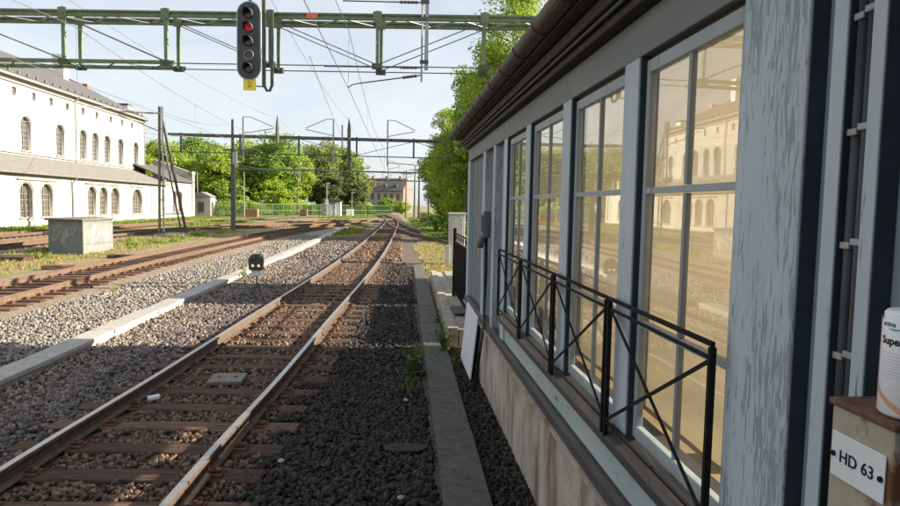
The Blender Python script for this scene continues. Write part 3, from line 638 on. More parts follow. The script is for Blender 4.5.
# ------------------------------------------------------------------ gate, relay cabinet, hidden hut
t = thing('barred_railing', 'black barred railing with scrolled top on the low platform', 'railing', (1.27, 12.6, .29))
for k in range(28): Bx(1.256, 1.274, 11.06+k*.11, 11.078+k*.11, .42, 1.50).build('bar', 'black_iron', t)
Bx(1.25, 1.28, 11.0, 14.12, .40, .42).build('rail', 'black_iron', t)
for yv in (10.95, 14.16): Bx(1.23, 1.30, yv-.035, yv+.035, .29, 1.80 if yv > 12 else 1.7).build('post', 'black_iron', t)
for z in (1.50, 1.68): Bx(1.25, 1.28, 11.0, 14.12, z, z+.025).build('rail', 'black_iron', t)
for k in range(6):
    yv = 11.3+k*.5; MB().tube([(1.265, yv+.16*math.cos(q*.5)*(1-q*.05), 1.60+.07*math.sin(q*.5)*(1-q*.05)) for q in range(14)], .009, 6).build('scroll', 'black_iron', t)
tag(Bx(1.24, 1.31, 10.70, 10.86, 1.42, 1.62).build('yellow_tag', 'yellow_plastic', bevel=.01, origin=(1.27, 10.78, 1.42)), 'small yellow plastic plate at the near end of the black railing', 'plate')
tag(Bx(1.70, 1.85, 10.4, 14.3, .2, .98).build('low_wall', 'concrete_mid', bevel=.01, origin=(1.78, 12, .2)), 'low concrete wall behind the black railing on the platform', 'wall')
t = thing('relay_cabinet', 'pale grey relay cabinet standing in dry grass beyond the black railing', 'cabinet', (2.45, 25.2, 0))
Bx(2.02, 2.62, 24.9, 25.5, -.05, 1.95).build('body', 'concrete_post', t, bevel=.02)
Bx(1.98, 2.66, 24.86, 25.54, 1.95, 2.02).build('roof', 'concrete_post', t, bevel=.015)
Bx(2.10, 2.54, 24.885, 24.9, .2, 1.85).build('door', 'concrete_post', t, bevel=.006)
Bx(1.86, 2.02, 24.8, 25.0, -.05, .75).build('side_box', 'concrete_post', t, bevel=.01)
t = thing('timber_hut', 'small grey timber hut on the platform hidden behind the pavilion', 'hut', (3.6, 16.2, .27))
Bx(2.25, 4.55, 14.6, 17.9, .27, 3.0).build('wall', 'hut_wood', t)
for s in (0, 1):
    e = 2.05 if s == 0 else 4.75
    MB().prism([(e, 14.4, 2.92), (3.4, 14.4, 3.75), (3.4, 14.4, 3.83), (e, 14.4, 2.99)], (0, 3.7, 0)).build('roof_slope', 'roofing', t)
for yv in (14.6, 17.84): MB().prism([(2.25, yv, 3.0), (4.55, yv, 3.0), (3.4, yv, 3.72)], (0, .06, 0)).build('gable', 'hut_wood', t)
Bx(2.23, 2.25, 15.6, 16.5, .3, 2.35).build('door', 'paint_dark', t)

# ------------------------------------------------------------------ small things on the ballast
t = thing('dwarf_signal', 'black dwarf shunting signal with two lit lamps beside the cable trough', 'signal', (-3.92, 18.2, -.03))
MB().tube([(-3.92, 18.2, -.05), (-3.92, 18.2, .35)], .022, 8).build('post', 'mast_grey', t)
hd = [(-3.92+.20*math.cos(R(a)), 18.05, .66+.20*math.sin(R(a))) for a in range(0, 181, 20)]+[(-4.10, 18.05, .40), (-3.74, 18.05, .40)]
h = MB().prism(hd, (0, .16, 0)).build('head', 'signal_face', t)
for dx, dz, m_ in ((-.075, .53, 'lens_warm'), (.085, .53, 'lens_warm'), (-.075, .70, 'lens_dark'), (.085, .74, 'lens_dark')):
    ln = MB().prism(disc((-3.92+dx, 18.045, dz), .038, (0, -1, 0), 16), (0, .012, 0)).build('lens', m_, t)
    MB().tube([(-3.92+dx+.056*math.cos(R(a)), 17.98, dz+.056*math.sin(R(a))) for a in range(20, 161, 20)], .008, 5).build('hood', 'signal_face', ln)
Bx(-4.05, -3.79, 18.10, 18.14, .24, .40).build('number_plate', 'sign_white', t)
o = Bx(-.21, .21, -.21, .21, 0, .05).build('track_plate', 'concrete_dark', bevel=.01); o.location = (-2.14, 8.22, .012); o.rotation_euler = (0, 0, .05); MATS['plate_grey'] = mat('plate_grey', (.15, .13, .115), (.21, .185, .165), 9, .8, .2); o.data.materials[0] = MATS['plate_grey']
tag(o, 'flat square grey plate fixed between the polished rails', 'plate')
for dx in (-.1, .1):
    q = MB().tube([(dx, 0, .05), (dx, 0, .062)], .02, 8).build('bolt', 'clip_rust'); q.parent = o
c_ = MB().tube([(-2.80, 7.36, .045), (-2.70, 7.43, .05)], .035, 12).build('paper_cup', 'sign_white', origin=(-2.75, 7.4, 0)); tag(c_, 'small white paper cup lying between the rails', 'cup')
o = MB().prism([(-.02+.21*math.cos(a)*(1+.1*math.sin(3*a)), 5.85+.12*math.sin(a)*(1+.15*math.cos(2*a)), 0) for a in [k*.52 for k in range(12)]], (.0, 0, .018)).build('rusty_plate', 'rust_dark', origin=(0, 5.85, 0)); o.location.z = .02
o.location.x = .12; tag(o, 'flat rusty scrap plate lying on dark ballast near the kerb', 'scrap')
for (x, y_, a, L_, wd, lab) in ((-11.05, 21.9, .1, 1.0, .35, 'dark timber block beside the rusty track, in front of the concrete box'), (-10.95, 26.4, .1, 1.0, .4, 'dark timber block beside the rusty track, just right of the concrete box'), (-14.6, 25.2, .05, 1.7, 1.1, 'dark low timber deck at the left edge in the dry grass'), (-14.0, 22.9, .3, .8, .3, 'short dark timber block in front of the low timber deck')):
    o = Bx(-L_/2, L_/2, -wd/2, wd/2, 0, .16).build('timber_block', 'sleeper', bevel=.02); o.location = (x, y_, -.06); o.rotation_euler = (0, 0, a); tag(o, lab, 'timber')
random.seed(21)
for k, (x, y_, lab) in enumerate(((.12, 7.35, 'small white pebble next to the weed by the kerb'), (.05, 4.85, 'small white pebble in dark ballast near the bottom edge'), (-1.0, 5.6, 'whitish pebble just right of the polished rail'))):
    V, Fc = icosa(); b = MB(); b.add([tuple(np.array(v)*random.uniform(.8, 1.2)*np.array((.035, .03, .022))) for v in V], [tuple(f) for f in Fc]); o = b.build('pebble', 'concrete_pale'); o.location = (x, y_, .02); tag(o, lab, 'pebble')

# graffitied concrete box
t = thing('concrete_box', 'grey concrete equipment box with scrawled graffiti in dry grass', 'box', (-14, 29.4, -.06))
MB().prism([(-14.85, 28.55, -.08), (-13.05, 27.75, -.08), (-13.28, 31.1, -.08), (-15.08, 31.9, -.08)], (0, 0, 1.43)).build('body', 'graffiti_box', t, bevel=.02)
MB().prism([(-14.98, 28.50, 1.35), (-13.0, 27.60, 1.35), (-13.18, 31.15, 1.35), (-15.16, 32.05, 1.35)], (0, 0, .09)).build('lid', 'box_lid', t, bevel=.015)
random.seed(9)
A, B_, C_ = Vector((-14.85, 28.55, 0)), Vector((-13.05, 27.75, 0)), Vector((-13.28, 31.1, 0))
for (p, q, nn) in ((A, B_, 5), (B_, C_, 9)):
    e = (q-p); nrm = Vector((e.y, -e.x, 0)).normalized(); L_ = e.length
    for k in range(nn):
        uc, zc = random.uniform(.18, .82), random.uniform(.45, .95); ru, rz_ = random.uniform(.12, .30), random.uniform(.15, .32); ph = random.uniform(0, 6)
        pts = [p+e*(uc)+e.normalized()*(ru*math.cos(ph+j*.42)*(1+.25*math.sin(j)))+Vector((0, 0, zc+rz_*math.sin(ph*1.3+j*.5)))+nrm*.004 for j in range(random.randint(8, 16))]
        MB().tube(pts, .021, 4).build('graffiti_stroke', 'graffiti_line', t)

# ------------------------------------------------------------------ near signal gantry
GA = Vector((0, 17.85, 0)); GU = Vector((math.cos(.098), -math.sin(.098), 0)); GV = Vector((math.sin(.098), math.cos(.098), 0))
def G(u, v, z): return GA+GU*u+GV*v+Vector((0, 0, z))
gt = thing('signal_gantry', 'green steel lattice gantry spanning the tracks overhead in front', 'gantry', (0, 17.85, 0))
ZT, ZB = 7.36, 6.07
UL, UR = -17.6, 7.2
for v in (0, .78):
    b = MB(); b.bar(G(UL, v, ZT+.06), G(UR, v, ZT+.06), .10, .045); b.bar(G(UL, v, ZT-.06), G(UR, v, ZT-.06), .10, .045); b.bar(G(UL, v, ZT), G(UR, v, ZT), .022, .12)
    b.build('top_chord', 'gantry_green', gt)
b = MB(); k = 0; u = UL
while u < UR-.8:
    b.bar(G(u, 0 if k % 2 == 0 else .78, ZT-.05), G(u+.8, .78 if k % 2 == 0 else 0, ZT-.05), .07, .012); u += .8; k += 1
tag(b.build('top_lacing', 'steel_grey', gt))
US = [-15.5, -12.4, -9.25, -6.42, -3.55, -.62, 2.28, 5.2]
for u in US:
    for v in (0, .78):
        MB().bar(G(u, v, ZB-.08), G(u, v, ZT+.16), .09, .09).build('hanger', 'gantry_green', gt)
        MB().bar(G(u-.12, v-.055, ZT), G(u+.12, v-.055, ZT), .012, .28).build('gusset', 'gantry_green', gt)
        MB().bar(G(u-.14, v, ZB-.02), G(u+.14, v, ZB-.02), .14, .14).build('node_block', 'gantry_dark', gt)
    MB().bar(G(u, 0, ZB), G(u, .78, ZB), .07, .05).build('cross_tie', 'gantry_dark', gt)
for v in (0, .78):
    MB().bar(G(UL, v, ZB), G(-6.2, v, ZB), .10, .09).build('bottom_chord', 'gantry_green', gt)
    for z in (-.02, ):
        MB().tube([G(-6.2, v, ZB+z), G(UR, v, ZB+z)], .016, 6).build('tie_rod', 'gantry_dark', gt)
b = MB(); u = UL; k = 0
while u < -6.9:
    b.bar(G(u, 0 if k % 2 == 0 else .78, ZB), G(u+.7, .78 if k % 2 == 0 else 0, ZB), .05, .012); u += .7; k += 1
b.build('bottom_lacing', 'gantry_green', gt)
for i in range(len(US)-1):
    up_left = i in (2, 3, 4) or i < 2
    for v in (0, .78):
        a, c = (G(US[i]+.08, v, ZT-.12), G(US[i+1]-.1, v, ZB+.06)) if i != 5 else (G(US[i]+.1, v, ZB+.06), G(US[i+1]-.08, v, ZT-.12))
        MB().tube([a, c], .014, 6).build('diagonal_rod', 'gantry_dark', gt)
for u in (UL+.1, UR-.1):
    for v in (0, .78): MB().bar(G(u, v, -.2), G(u, v, ZT+.1), .2, .2).build('mast', 'gantry_green', gt)
MB().bar(G(-2.55, -.06, ZT), G(-2.25, -.06, ZT), .01, .14).build('orange_tag', 'tag_orange', gt)

# drop bracket and signal
db = thing('signal_hanger', 'dark green hanging bracket beside the overhead signal', 'bracket', G(-3.6, -.2, 5.3))
MB().bar(G(-3.68, -.16, 5.45), G(-3.68, -.16, 7.95), .09, .09).build('upright', 'gantry_dark', db)
MB().bar(G(-3.46, -.16, 5.45), G(-3.46, -.16, 7.45), .08, .06).build('upright', 'gantry_dark', db)
MB().tube([G(-3.68, -.16, 5.47), G(-3.60, -.16, 5.32), G(-3.52, -.16, 5.32), G(-3.46, -.16, 5.47)], .04, 6).build('shoe', 'gantry_dark', db)
MB().bar(G(-3.68, -.16, 5.42), G(-4.0, -.35, 5.42), .03, .03).build('sign_arm', 'gantry_dark', db)
sg = thing('overhead_signal', 'five lamp colour light signal showing red hung from the gantry', 'signal', G(-4.0, -.4, 5.6))
def stad(c, wd, ht, n=12):
    r = wd/2; return [(c[0]+r*math.cos(math.pi*k/n), c[1]+ht/2-r+r*math.sin(math.pi*k/n)) for k in range(n+1)]+[(c[0]-r*math.cos(math.pi*k/n), c[1]-ht/2+r-r*math.sin(math.pi*k/n)) for k in range(n+1)]
SU, SZ = -4.0, 6.58
MB().prism([G(u, -.42, z) for u, z in stad((SU, SZ), .66, 2.08)], GV*.03).build('rim', 'signal_rim', sg)
MB().prism([G(u, -.445, z) for u, z in stad((SU, SZ), .60, 2.02)], GV*.03).build('backboard', 'signal_face', sg)
for k, z in enumerate((.70, .34, -.02, -.38, -.72)):
    m_ = 'lens_red' if k == 1 else ('lens_dark' if k != 3 else 'signal_face')
    c0 = G(SU, -.46, SZ+z); ln = MB().prism(disc(c0, .105, -GV, 20), GV*.02).build('lens', m_, sg)
    rg = [c0+GU*.125*math.cos(R(a))+Vector((0, 0, .125*math.sin(R(a)))) for a in range(0, 361, 18)]
    MB().tube([p-GV*.005 for p in rg], .012, 5).build('ring', 'lens_ring' if k == 3 else 'lens_dark', ln)
    if k != 3:
        hv = []
        for a in range(-20, 201, 20):
            q = GU*.13*math.cos(R(a))+Vector((0, 0, .13*math.sin(R(a)))); hv += [c0+q, c0+q-GV*(.26*(.35+.65*max(0, math.sin(R(a)))))+Vector((0, 0, -.03))]
        hb = MB(); hb.add(hv, [(2*j, 2*j+2, 2*j+3, 2*j+1) for j in range(len(hv)//2-1)]); hb.build('hood', 'signal_face', ln)
MB().bar(G(SU, -.30, SZ-.9), G(SU, -.30, ZT+.35), .08, .08).build('bracket', 'gantry_dark', sg)
for z in (ZT+.02, ZT-1.2): MB().bar(G(SU, -.3, z), G(SU, .05, z), .06, .06).build('stay', 'gantry_dark', sg)
MB().bar(G(SU, -.3, ZB+.02), G(-3.5, 0, ZB+.02), .05, .05).build('stay', 'gantry_dark', sg)
yp = thing('yellow_plate', 'square yellow plate with small dark lettering below the overhead signal', 'sign', G(-4.0, -.4, 5.25))
MB().prism([G(-4.165, -.40, 5.28), G(-3.825, -.40, 5.28), G(-3.825, -.40, 5.60), G(-4.165, -.40, 5.60)], GV*.02).build('panel', 'sign_yellow', yp)
MB().bar(G(-4.0, -.37, 5.55), G(-4.0, -.3, 5.72), .03, .03).build('strap', 'gantry_dark', yp)
ang = -.098
Mtx = Matrix.Translation(G(-3.99, -.4025, 5.49)) @ Matrix.Rotation(ang, 4, 'Z') @ Matrix.Rotation(R(90), 4, 'X')
textmesh('lettering', 'Lu', .10, 'print_black', yp, Mtx)
Mtx = Matrix.Translation(G(-3.99, -.4025, 5.39)) @ Matrix.Rotation(ang, 4, 'Z') @ Matrix.Rotation(R(90), 4, 'X')
textmesh('lettering', '82', .10, 'print_black', yp, Mtx)

# catenary drop post with arms on the gantry
cp = thing('catenary_arm', 'grey steel drop post on the front gantry with insulated wire arms', 'bracket', G(.72, -.1, 5.9))
MB().bar(G(.72, -.1, 5.95), G(.72, -.1, 8.15), .10, .08).build('drop_post', 'steel_grey', cp)
MB().tube([G(.60, -.14, 5.62), G(.60, -.14, 8.0)], .025, 8).build('pipe', 'wire_pale', cp)
for z in (6.16, 7.3, 7.75): MB().bar(G(.55, -.12, z), G(.78, -.12, z), .12, .08).build('clamp', 'mast_grey', cp)
for (p, q, s) in ((G(-1.55, -.14, 7.74), G(.58, -.14, 7.72), .55), (G(-2.05, -.14, 6.0), G(.58, -.14, 6.0), .5), (G(-1.1, -.14, 5.56), G(.58, -.14, 5.80), .45)):
    MB().tube([p, q], .018, 6).build('arm', 'mast_grey', cp); d_ = (p-q).normalized()
    MB().tube([q+d_*(.1+.05*k) for k in range(int(s/.05))], [.045 if k % 2 else .028 for k in range(int(s/.05))], 8).build('insulator', 'insulator', cp)
MB().tube([G(-1.1, -.14, 5.56), G(-1.28, -.14, 5.52), G(-1.40, -.14, 5.44)], .015, 6).build('steady_arm', 'mast_grey', cp)

# ------------------------------------------------------------------ second and third gantry, masts
def portal(Y, x0, x1, z, masts, label, drops=(), depth=.6, mat_='mast_grey', nstep=4.6, truss=True, ysk=0.0):
    t = thing('wire_portal', label, 'gantry', (masts[0], Y, 0))
    def Pq(x, v, zz): return Vector((x, Y+v-ysk*x, zz))
    for v in (0, depth):
        MB().bar(Pq(x0, v, z), Pq(x1, v, z), .12, .20).build('beam', mat_, t)
        if truss: MB().tube([Pq(x0, v, z-1.35), Pq(x1, v, z-1.35)], .022, 5).build('tie_rod', mat_, t)
    if truss:
        x = x0+1; k = 0
        while x < x1:
            MB().bar(Pq(x, 0, z-1.45), Pq(x, 0, z+.15), .14, .14).build('hanger', mat_, t)
            if x+nstep < x1:
                a, c = (z-.1, z-1.3) if k % 2 == 0 else (z-1.3, z-.1)
                MB().tube([Pq(x, 0, a), Pq(x+nstep, 0, c)], .022, 5).build('diagonal_rod', mat_, t)
            x += nstep; k += 1
    for m in masts:
        MB().add([Pq(m, 0, -.1)+Vector(q) for q in ((-.16, -.16, 0), (.16, -.16, 0), (.16, .16, 0), (-.16, .16, 0))]+[Pq(m, 0, z+1.3)+Vector(q) for q in ((-.08, -.08, 0), (.08, -.08, 0), (.08, .08, 0), (-.08, .08, 0))], [(3,2,1,0),(4,5,6,7),(0,1,5,4),(1,2,6,5),(2,3,7,6),(3,0,4,7)]).build('mast', mat_, t)
    for (dx, zt, zb, arm) in drops:
        p = MB().bar(Pq(dx, -.12, zb), Pq(dx, -.12, zt), .11, .11).build('drop_post', 'steel_grey', t)
        if arm:
            MB().tube([Pq(dx, -.12, zt), Pq(dx+arm*.25, -.12, zt), Pq(dx+arm, -.12, zt-.75)], .03, 5).build('arm', 'mast_grey', t)
            MB().tube([Pq(dx, -.12, zt-1.3), Pq(dx+arm, -.12, zt-.85)], .03, 5).build('arm', 'mast_grey', t)
            MB().tube([Pq(dx, -.12, zb+.25), Pq(dx+arm*1.1, -.12, zb+.1)], .03, 5).build('registration_arm', 'mast_grey', t)
    return t
portal(52.6, -18.2, 6.0, 7.5, (-13.2, 5.6), 'grey wire portal crossing the tracks in the middle distance', ((-12.35, 9.0, 5.4, 2.4), (-5.25, 9.0, 5.5, -2.2), (-4.55, 8.6, 6.6, 0), (-.92, 9.05, 5.4, 2.2)), ysk=.008)
portal(97, -24, 8, 7.1, (-24, 3.1), 'thin grey wire portal far down the line', ((-14.6, 8.8, 5.2, 2.3), (-6.4, 8.6, 5.2, 2.3), (-1.6, 8.8, 5.2, 1.8)), truss=False)
portal(128, -26, 8, 7.0, (-10.2, 3.2), 'faintest wire portal furthest along the tracks', ((-6.8, 8.6, 5.2, 2.3), (-3.2, 8.8, 5.2, 1.8), (1.0, 8.8, 5.2, 1.8)), truss=False)
# thick pointed drop mast in the middle of the second portal
for xx, nm, lab in ((-4.0, 'drop_mast', 'thick grey pointed drop post on the middle portal above the junction'), (-9.65, 'drop_mast', 'thick grey pointed drop post on the middle portal left of the junction')):
    o = MB().tube([(xx, 52.4, 5.2 if xx > -6 else 7.0), (xx, 52.4, 8.3), (xx, 52.4, 9.15)], [.14, .14, .03], 8).build(nm, 'mast_grey', origin=(xx, 52.4, 7)); tag(o, lab, 'post')
# A-shaped ladder mast
t = thing('ladder_mast', 'tall grey A-shaped ladder mast on the track side by the station', 'mast', (-15.1, 42.3, -.05))
top = Vector((-15.05, 42.45, 8.15))
for dx in (-.14, .14): MB().bar((-15.06+dx, 42.3, -.1), (-15.05+dx*.6, 42.4, 8.2), .10, .12).build('leg', 'mast_grey', t)
MB().bar((-14.35, 45.0, -.1), (-15.0, 42.6, 7.3), .14, .12).build('leg', 'mast_grey', t)
MB().bar((-14.55, 44.6, -.1), (-15.05, 42.55, 6.4), .08, .08).build('stay', 'mast_grey', t)
for z in (.35, 1.3, 2.3, 3.4, 4.6, 5.8, 6.8): MB().bar((-15.16, 42.31+.01*z, z), (-14.95+.0, 42.31+.01*z, z), .05, .05).build('rung', 'mast_grey', t)
for z in (1.4, 3.5, 5.2): MB().bar((-15.05, 42.33, z), (-14.35-.09*z, 45.0-.33*z, z), .06, .06).build('rung', 'mast_grey', t)
Bx(-15.5, -13.9, 42.0, 45.4, -.1, .10).build('footing', 'concrete_mid', t)
MB().tube([(-15.05, 42.4, 7.75), (-17.9, 42.3, 7.8)], .035, 6).build('arm', 'mast_grey', t)
MB().tube([(-15.05, 42.4, 6.6), (-17.6, 42.3, 7.6)], .03, 6).build('arm', 'mast_grey', t)
MB().tube([(-15.5-.05*k, 42.37, 7.76) for k in range(10)], [.06 if k % 2 else .035 for k in range(10)], 8).build('insulator', 'insulator', t)
# insulated bracket on the mast below the middle portal
t = thing('switch_bracket', 'dark bracket with boxes clamped on the left mast of the middle portal', 'bracket', (-13.1, 52.4, 6.3))
MB().bar((-13.9, 52.4, 6.35), (-11.6, 52.4, 6.35), .10, .10).build('arm', 'mast_grey', t)
Bx(-13.1, -12.75, 52.2, 52.4, 5.2, 6.2).build('box', 'steel_grey', t)

# simple poles far off
random.seed(31)
for (x, y_, h, lamp, lab) in ((-16.6, 108, 7.6, 0, 'slim grey pole in front of the left trees near the green fence'), (-21.5, 92, 6.4, 0, 'slim grey pole just right of the small white annex'), (-11.4, 104, 5.4, 1, 'white topped lamp post in front of the dark tree'), (-8.4, 118, 4.2, 1, 'short lamp post by the kiosk'), (-21.4, 112, 4.4, 1, 'short lamp post behind the fence at the left trees'), (-24.2, 116, 4.4, 1, 'short lamp post farthest left behind the fence'),
        (1.35, 112, 8.3, 0, 'left of two tall dark masts before the grey far house'), (2.75, 108, 8.8, 0, 'right of two tall dark masts before the grey far house'), (3.1, 66, 4.6, 0, 'pale pole at the edge of the right trees'), (-31.5, 104, 6.8, 0, 'thin pale pole standing before the left trees by the station')):
    t = thing('pole', lab, 'pole', (x, y_, -.05))
    MB().tube([(x, y_, -.1), (x, y_, h)], [.16, .09] if h > 7 else [.09, .06], 8).build('shaft', 'mast_grey' if h > 7 else 'fence_post', t)
    if lamp:
        MB().bar((x-.1, y_, h), (x+.45, y_, h+.1), .22, .14).build('lamp_head', 'sign_white', t)
        if h > 5: Bx(x-.22, x+.22, y_-.12, y_, 2.0, 2.9).build('board', 'sign_white', t)
    elif h > 7:
        MB().bar((x-1.0, y_, h-.7), (x+1.0, y_, h-.7), .08, .10).build('cross_arm', 'mast_grey', t)

# ------------------------------------------------------------------ wires
def wire(pts, r, lab, m_='wire', droppers=None, name='overhead_wire'):
    t = thing(name, lab, 'wire', pts[0])
    def sag(a, b, s, n=10): a, b = Vector(a), Vector(b); return [a.lerp(b, k/n)-Vector((0, 0, s*4*(k/n)*(1-k/n))) for k in range(n+1)]
    line = []
    for a, b in zip(pts, pts[1:]): line += sag(a, b, .0 if droppers else .35)
    MB().tube(line, r, 5).build('contact_wire' if droppers else 'conductor', m_, t)
    if droppers:
        ml = []
        for a, b in zip(pts, pts[1:]): ml += sag(Vector(a)+Vector((0, 0, droppers)), Vector(b)+Vector((0, 0, droppers)), droppers*.45)
        MB().tube(ml, r, 5).build('messenger_wire', m_, t)
        for i in range(2, len(ml), 3): MB().tube([line[i], ml[i]], r*.6, 4).build('dropper', m_, t)
    return t
wire([(-1.95, -22, 5.45), (-1.40, 18.0, 5.45), (-1.3, 52.5, 5.5), (-.9, 97, 5.5), (-3.3, 128, 5.5)], .009, 'overhead wire pair above the polished foreground track', 'wire', 1.55)
wire([(-9.1, -22, 5.5), (-8.9, 18.8, 5.5), (-8.7, 52.8, 5.5), (-2.2, 97, 5.5)], .009, 'overhead wire pair above the rusty track beside the trough', 'wire', 1.5)
wire([(-18.7, -10, 5.5), (-17.7, 42.4, 5.6), (-15.8, 53, 5.5), (-4.5, 97, 5.5)], .010, 'overhead wire pair above the track behind the ladder mast', 'wire', 1.5)
wire([(4.4, 18, 5.6), (3.2, 45, 5.5), (.2, 75, 5.5), (-.7, 97, 5.5)], .010, 'overhead wire pair above the branch track behind the pavilion', 'wire', 1.5)
wire([(-4.9, -12, 8.9), (-3.7, 18, 8.1), (-4.0, 52.4, 8.9), (-4, 97, 8.6)], .008, 'upper feeder wire passing above the overhead signal')
wire([(-9.8, -12, 9.4), (-9.2, 18.8, 7.8), (-9.6, 52.4, 8.9), (-9, 97, 8.7)], .008, 'feeder wire crossing the gantry on its left side')
wire([(-2.4, 17.6, 6.2), (-4.0, 52.4, 6.9)], .008, 'slack wire from gantry down to the thick pointed drop post')
wire([(-15.0, 42.4, 7.9), (-13.2, 52.6, 8.4), (-24, 97, 7.9)], .012, 'wire from the ladder mast top to the middle portal')
wire([(-33.0, 70, 9.5), (-15.1, 42.4, 6.9)], .012, 'thin wire from the station wall to the ladder mast', 'wire_pale')
wire([(-40, 20, 8.4), (-15.1, 42.4, 7.8)], .014, 'thin wire rising left from the ladder mast across the station', 'wire_pale')
wire([(-30, 30, 7.1), (-13.2, 52.5, 7.2)], .012, 'thin wire reaching the middle portal mast from the left', 'wire_pale')

# ------------------------------------------------------------------ white station building
sb = thing('station_building', 'long white two-storey station with hipped grey roof and low arched front wing', 'building', (-33, 70, 0))
YA, YB = 36.0, 87.2
Mx = lambda X: Matrix(((0, 0, 1, X), (1, 0, 0, 0), (0, 1, 0, 0), (0, 0, 0, 1)))
UP = [44.4, 50.0, 55.2, 60.3, 66.1, 70.7, 73.4, 76.3, 79.85, 84.3]
AT = [52.8, 55.8, 58.7, 61.7, 64.6, 67.6, 70.8, 73.9, 77.3, 80.3, 83.2]
holes = [arch(c, 1.5, 6.45, 9.45) for c in UP]+[[(c-.3, 11.0), (c+.3, 11.0), (c+.3, 11.75), (c-.3, 11.75)] for c in AT]
holed_wall('upper_wall', [(YA, 0), (YB, 0), (YB, 12.75), (YA, 12.75)], holes, .5, Mx(-33.25), 'stucco', sb)
Bx(-45, -33.52, YB-.4, YB, 0, 12.75).build('end_wall', 'stucco', sb)
Bx(-34.6, -34.3, YA, YB-.5, 0, 12.7).build('room_back', 'room_dark', sb)
LOW = [(42.5, 1.75), (46.0, 1.75), (52.75, 1.75), (55.75, 1.75), (63.6, 1.65), (66.0, 1.65), (68.6, 1.9), (74.2, 2.7), (88.3, 1.6), (86.2, 1.3)]
holes = [arch(c, wd, .72, 3.45) for c, wd in LOW]
holed_wall('wing_wall', [(YA, -.1), (94, -.1), (94, 4.2), (YA, 4.2)], holes, .45, Mx(-29.22), 'stucco_low', sb)
Bx(-30.7, -30.4, YA, 93.5, 0, 4.1).build('room_back', 'room_dark', sb)
def bwin(c, wd, z0, z1, X, fm, rows, cols, depth=.3):
    f = MB(); pr = arch(c, wd-.02, z0+.01, z1-.01); t_ = .09
    n = len(pr)
    for i in range(n):
        (a, b), (d, e) = pr[i], pr[(i+1) % n]; f.bar((X-depth, a, b), (X-depth, d, e), .10, .10, upv=(1, 0, 0))
    wn_ = f.build('window', fm, sb)
    Xp = X-depth-.03
    MB().add([(Xp, a, b) for a, b in pr], [tuple(range(n))]).build('pane', 'pane_far', wn_)
    h = z1-wd/2-z0
    for k in range(1, rows): Bx(X-depth-.02, X-depth+.02, c-wd/2+.06, c+wd/2-.06, z0+h*k/(rows-1)-.03, z0+h*k/(rows-1)+.03).build('glazing_bar', fm, wn_)
    for k in range(1, cols):
        yv = c-wd/2+wd*k/cols; Bx(X-depth-.026, X-depth+.026, yv-.035, yv+.035, z0+.05, z1-.15).build('mullion', fm, wn_)
    sl_ = Bx(X-.02, X+.10, c-wd/2-.12, c+wd/2+.12, z0-.12, z0-.003).build('sill', 'trim', wn_)
    for k in range(10):
        t0, t1 = math.pi*k/10, math.pi*(k+1)/10
    ar = [(X+.015, c+(wd/2+.10)*math.cos(math.pi*k/10), z1-wd/2+(wd/2+.10)*math.sin(math.pi*k/10)) for k in range(11)]
    MB().tube(ar, .06, 5).build('hood_mould', 'trim', wn_)
for c in UP: bwin(c, 1.5, 6.45, 9.45, -33.0, 'win_frame', 6, 2)
for c, wd in LOW: bwin(c, wd, .72, 3.45, -29.0, 'win_frame_brown', 5, 2 if wd < 2 else 4)
for c in AT:
    wn_ = Bx(-33.22, -33.16, c-.3, c+.3, 11.0, 11.75).build('window', 'pane_far', sb)
# hood boards over low window groups, blind panel
for a, c in ((51.5, 57.2), (41, 47.4), (62.3, 70.0), (72.5, 76.0)):
    Bx(-29.0, -28.86, a, c, 3.66, 3.78).build('label_mould', 'trim', sb)
for q in ((78.2, 81.7, .8, .9), (78.2, 81.7, 3.55, 3.65), (78.2, 78.32, .9, 3.55), (81.58, 81.7, .9, 3.55)): Bx(-28.995, -28.93, *q).build('panel_frame', 'trim', sb)
Bx(-28.99, -28.88, YA, 94, -.1, .45).build('base_course', 'stucco_low', sb)
for z in (6.1, 12.1): Bx(-33.0, -32.86, YA, YB, z, z+.16).build('string_course', 'trim', sb)
# roofs
e, rz_, rx, zr = 12.7, 78.5, -39.2, 16.7
r_ = MB(); r_.add([(-32.5, YA, e), (-32.5, YB+.5, e), (rx, rz_, zr), (rx, YA, zr), (-45.9, YB+.5, e), (-45.9, YA, e)], [(0, 1, 2, 3), (1, 4, 2), (4, 5, 3, 2), (0, 3, 5)]); rf = r_.build('main_roof', 'roof_tile', sb)
Bx(-33.2, -32.5, YA, YB+.5, e-.18, e-.01).build('eaves_board', 'trim', sb)
for k in range(30): Bx(-33.0, -32.85, 45+k*1.42, 45.16+k*1.42, 13.02, 13.2).build('snow_guard', 'roof_low', rf)
Bx(-38.6, -37.4, 76.0, 77.1, 15.5, 18.3).build('chimney', 'chimney', rf)
Bx(-38.0, -37.3, 81.2, 81.9, 14.4, 16.0).build('chimney', 'brick_red', rf)
Bx(-36.0, -34.6, 86.0, 87.0, 12.8, 14.3).build('chimney', 'chimney', rf); Bx(-36.1, -34.5, 85.9, 87.1, 14.3, 14.5).build('chimney_cap', 'roof_tile', rf)
MB().prism([(-28.45, YA, 4.12), (-33.0, YA, 5.85), (-33.0, YA, 5.97), (-28.45, YA, 4.26)], (0, 83.0-YA, 0)).build('wing_roof', 'roof_low', sb)
MB().prism([(-28.6, 83.2, 4.75), (-33.5, 83.2, 6.85), (-33.5, 83.2, 7.0), (-28.6, 83.2, 4.9)], (0, 9.9, 0)).build('wing_roof', 'roof_tile', sb)
Bx(-29.22, -29.02, 83.0, 94, 4.2, 4.85).build('parapet', 'stucco_low', sb)
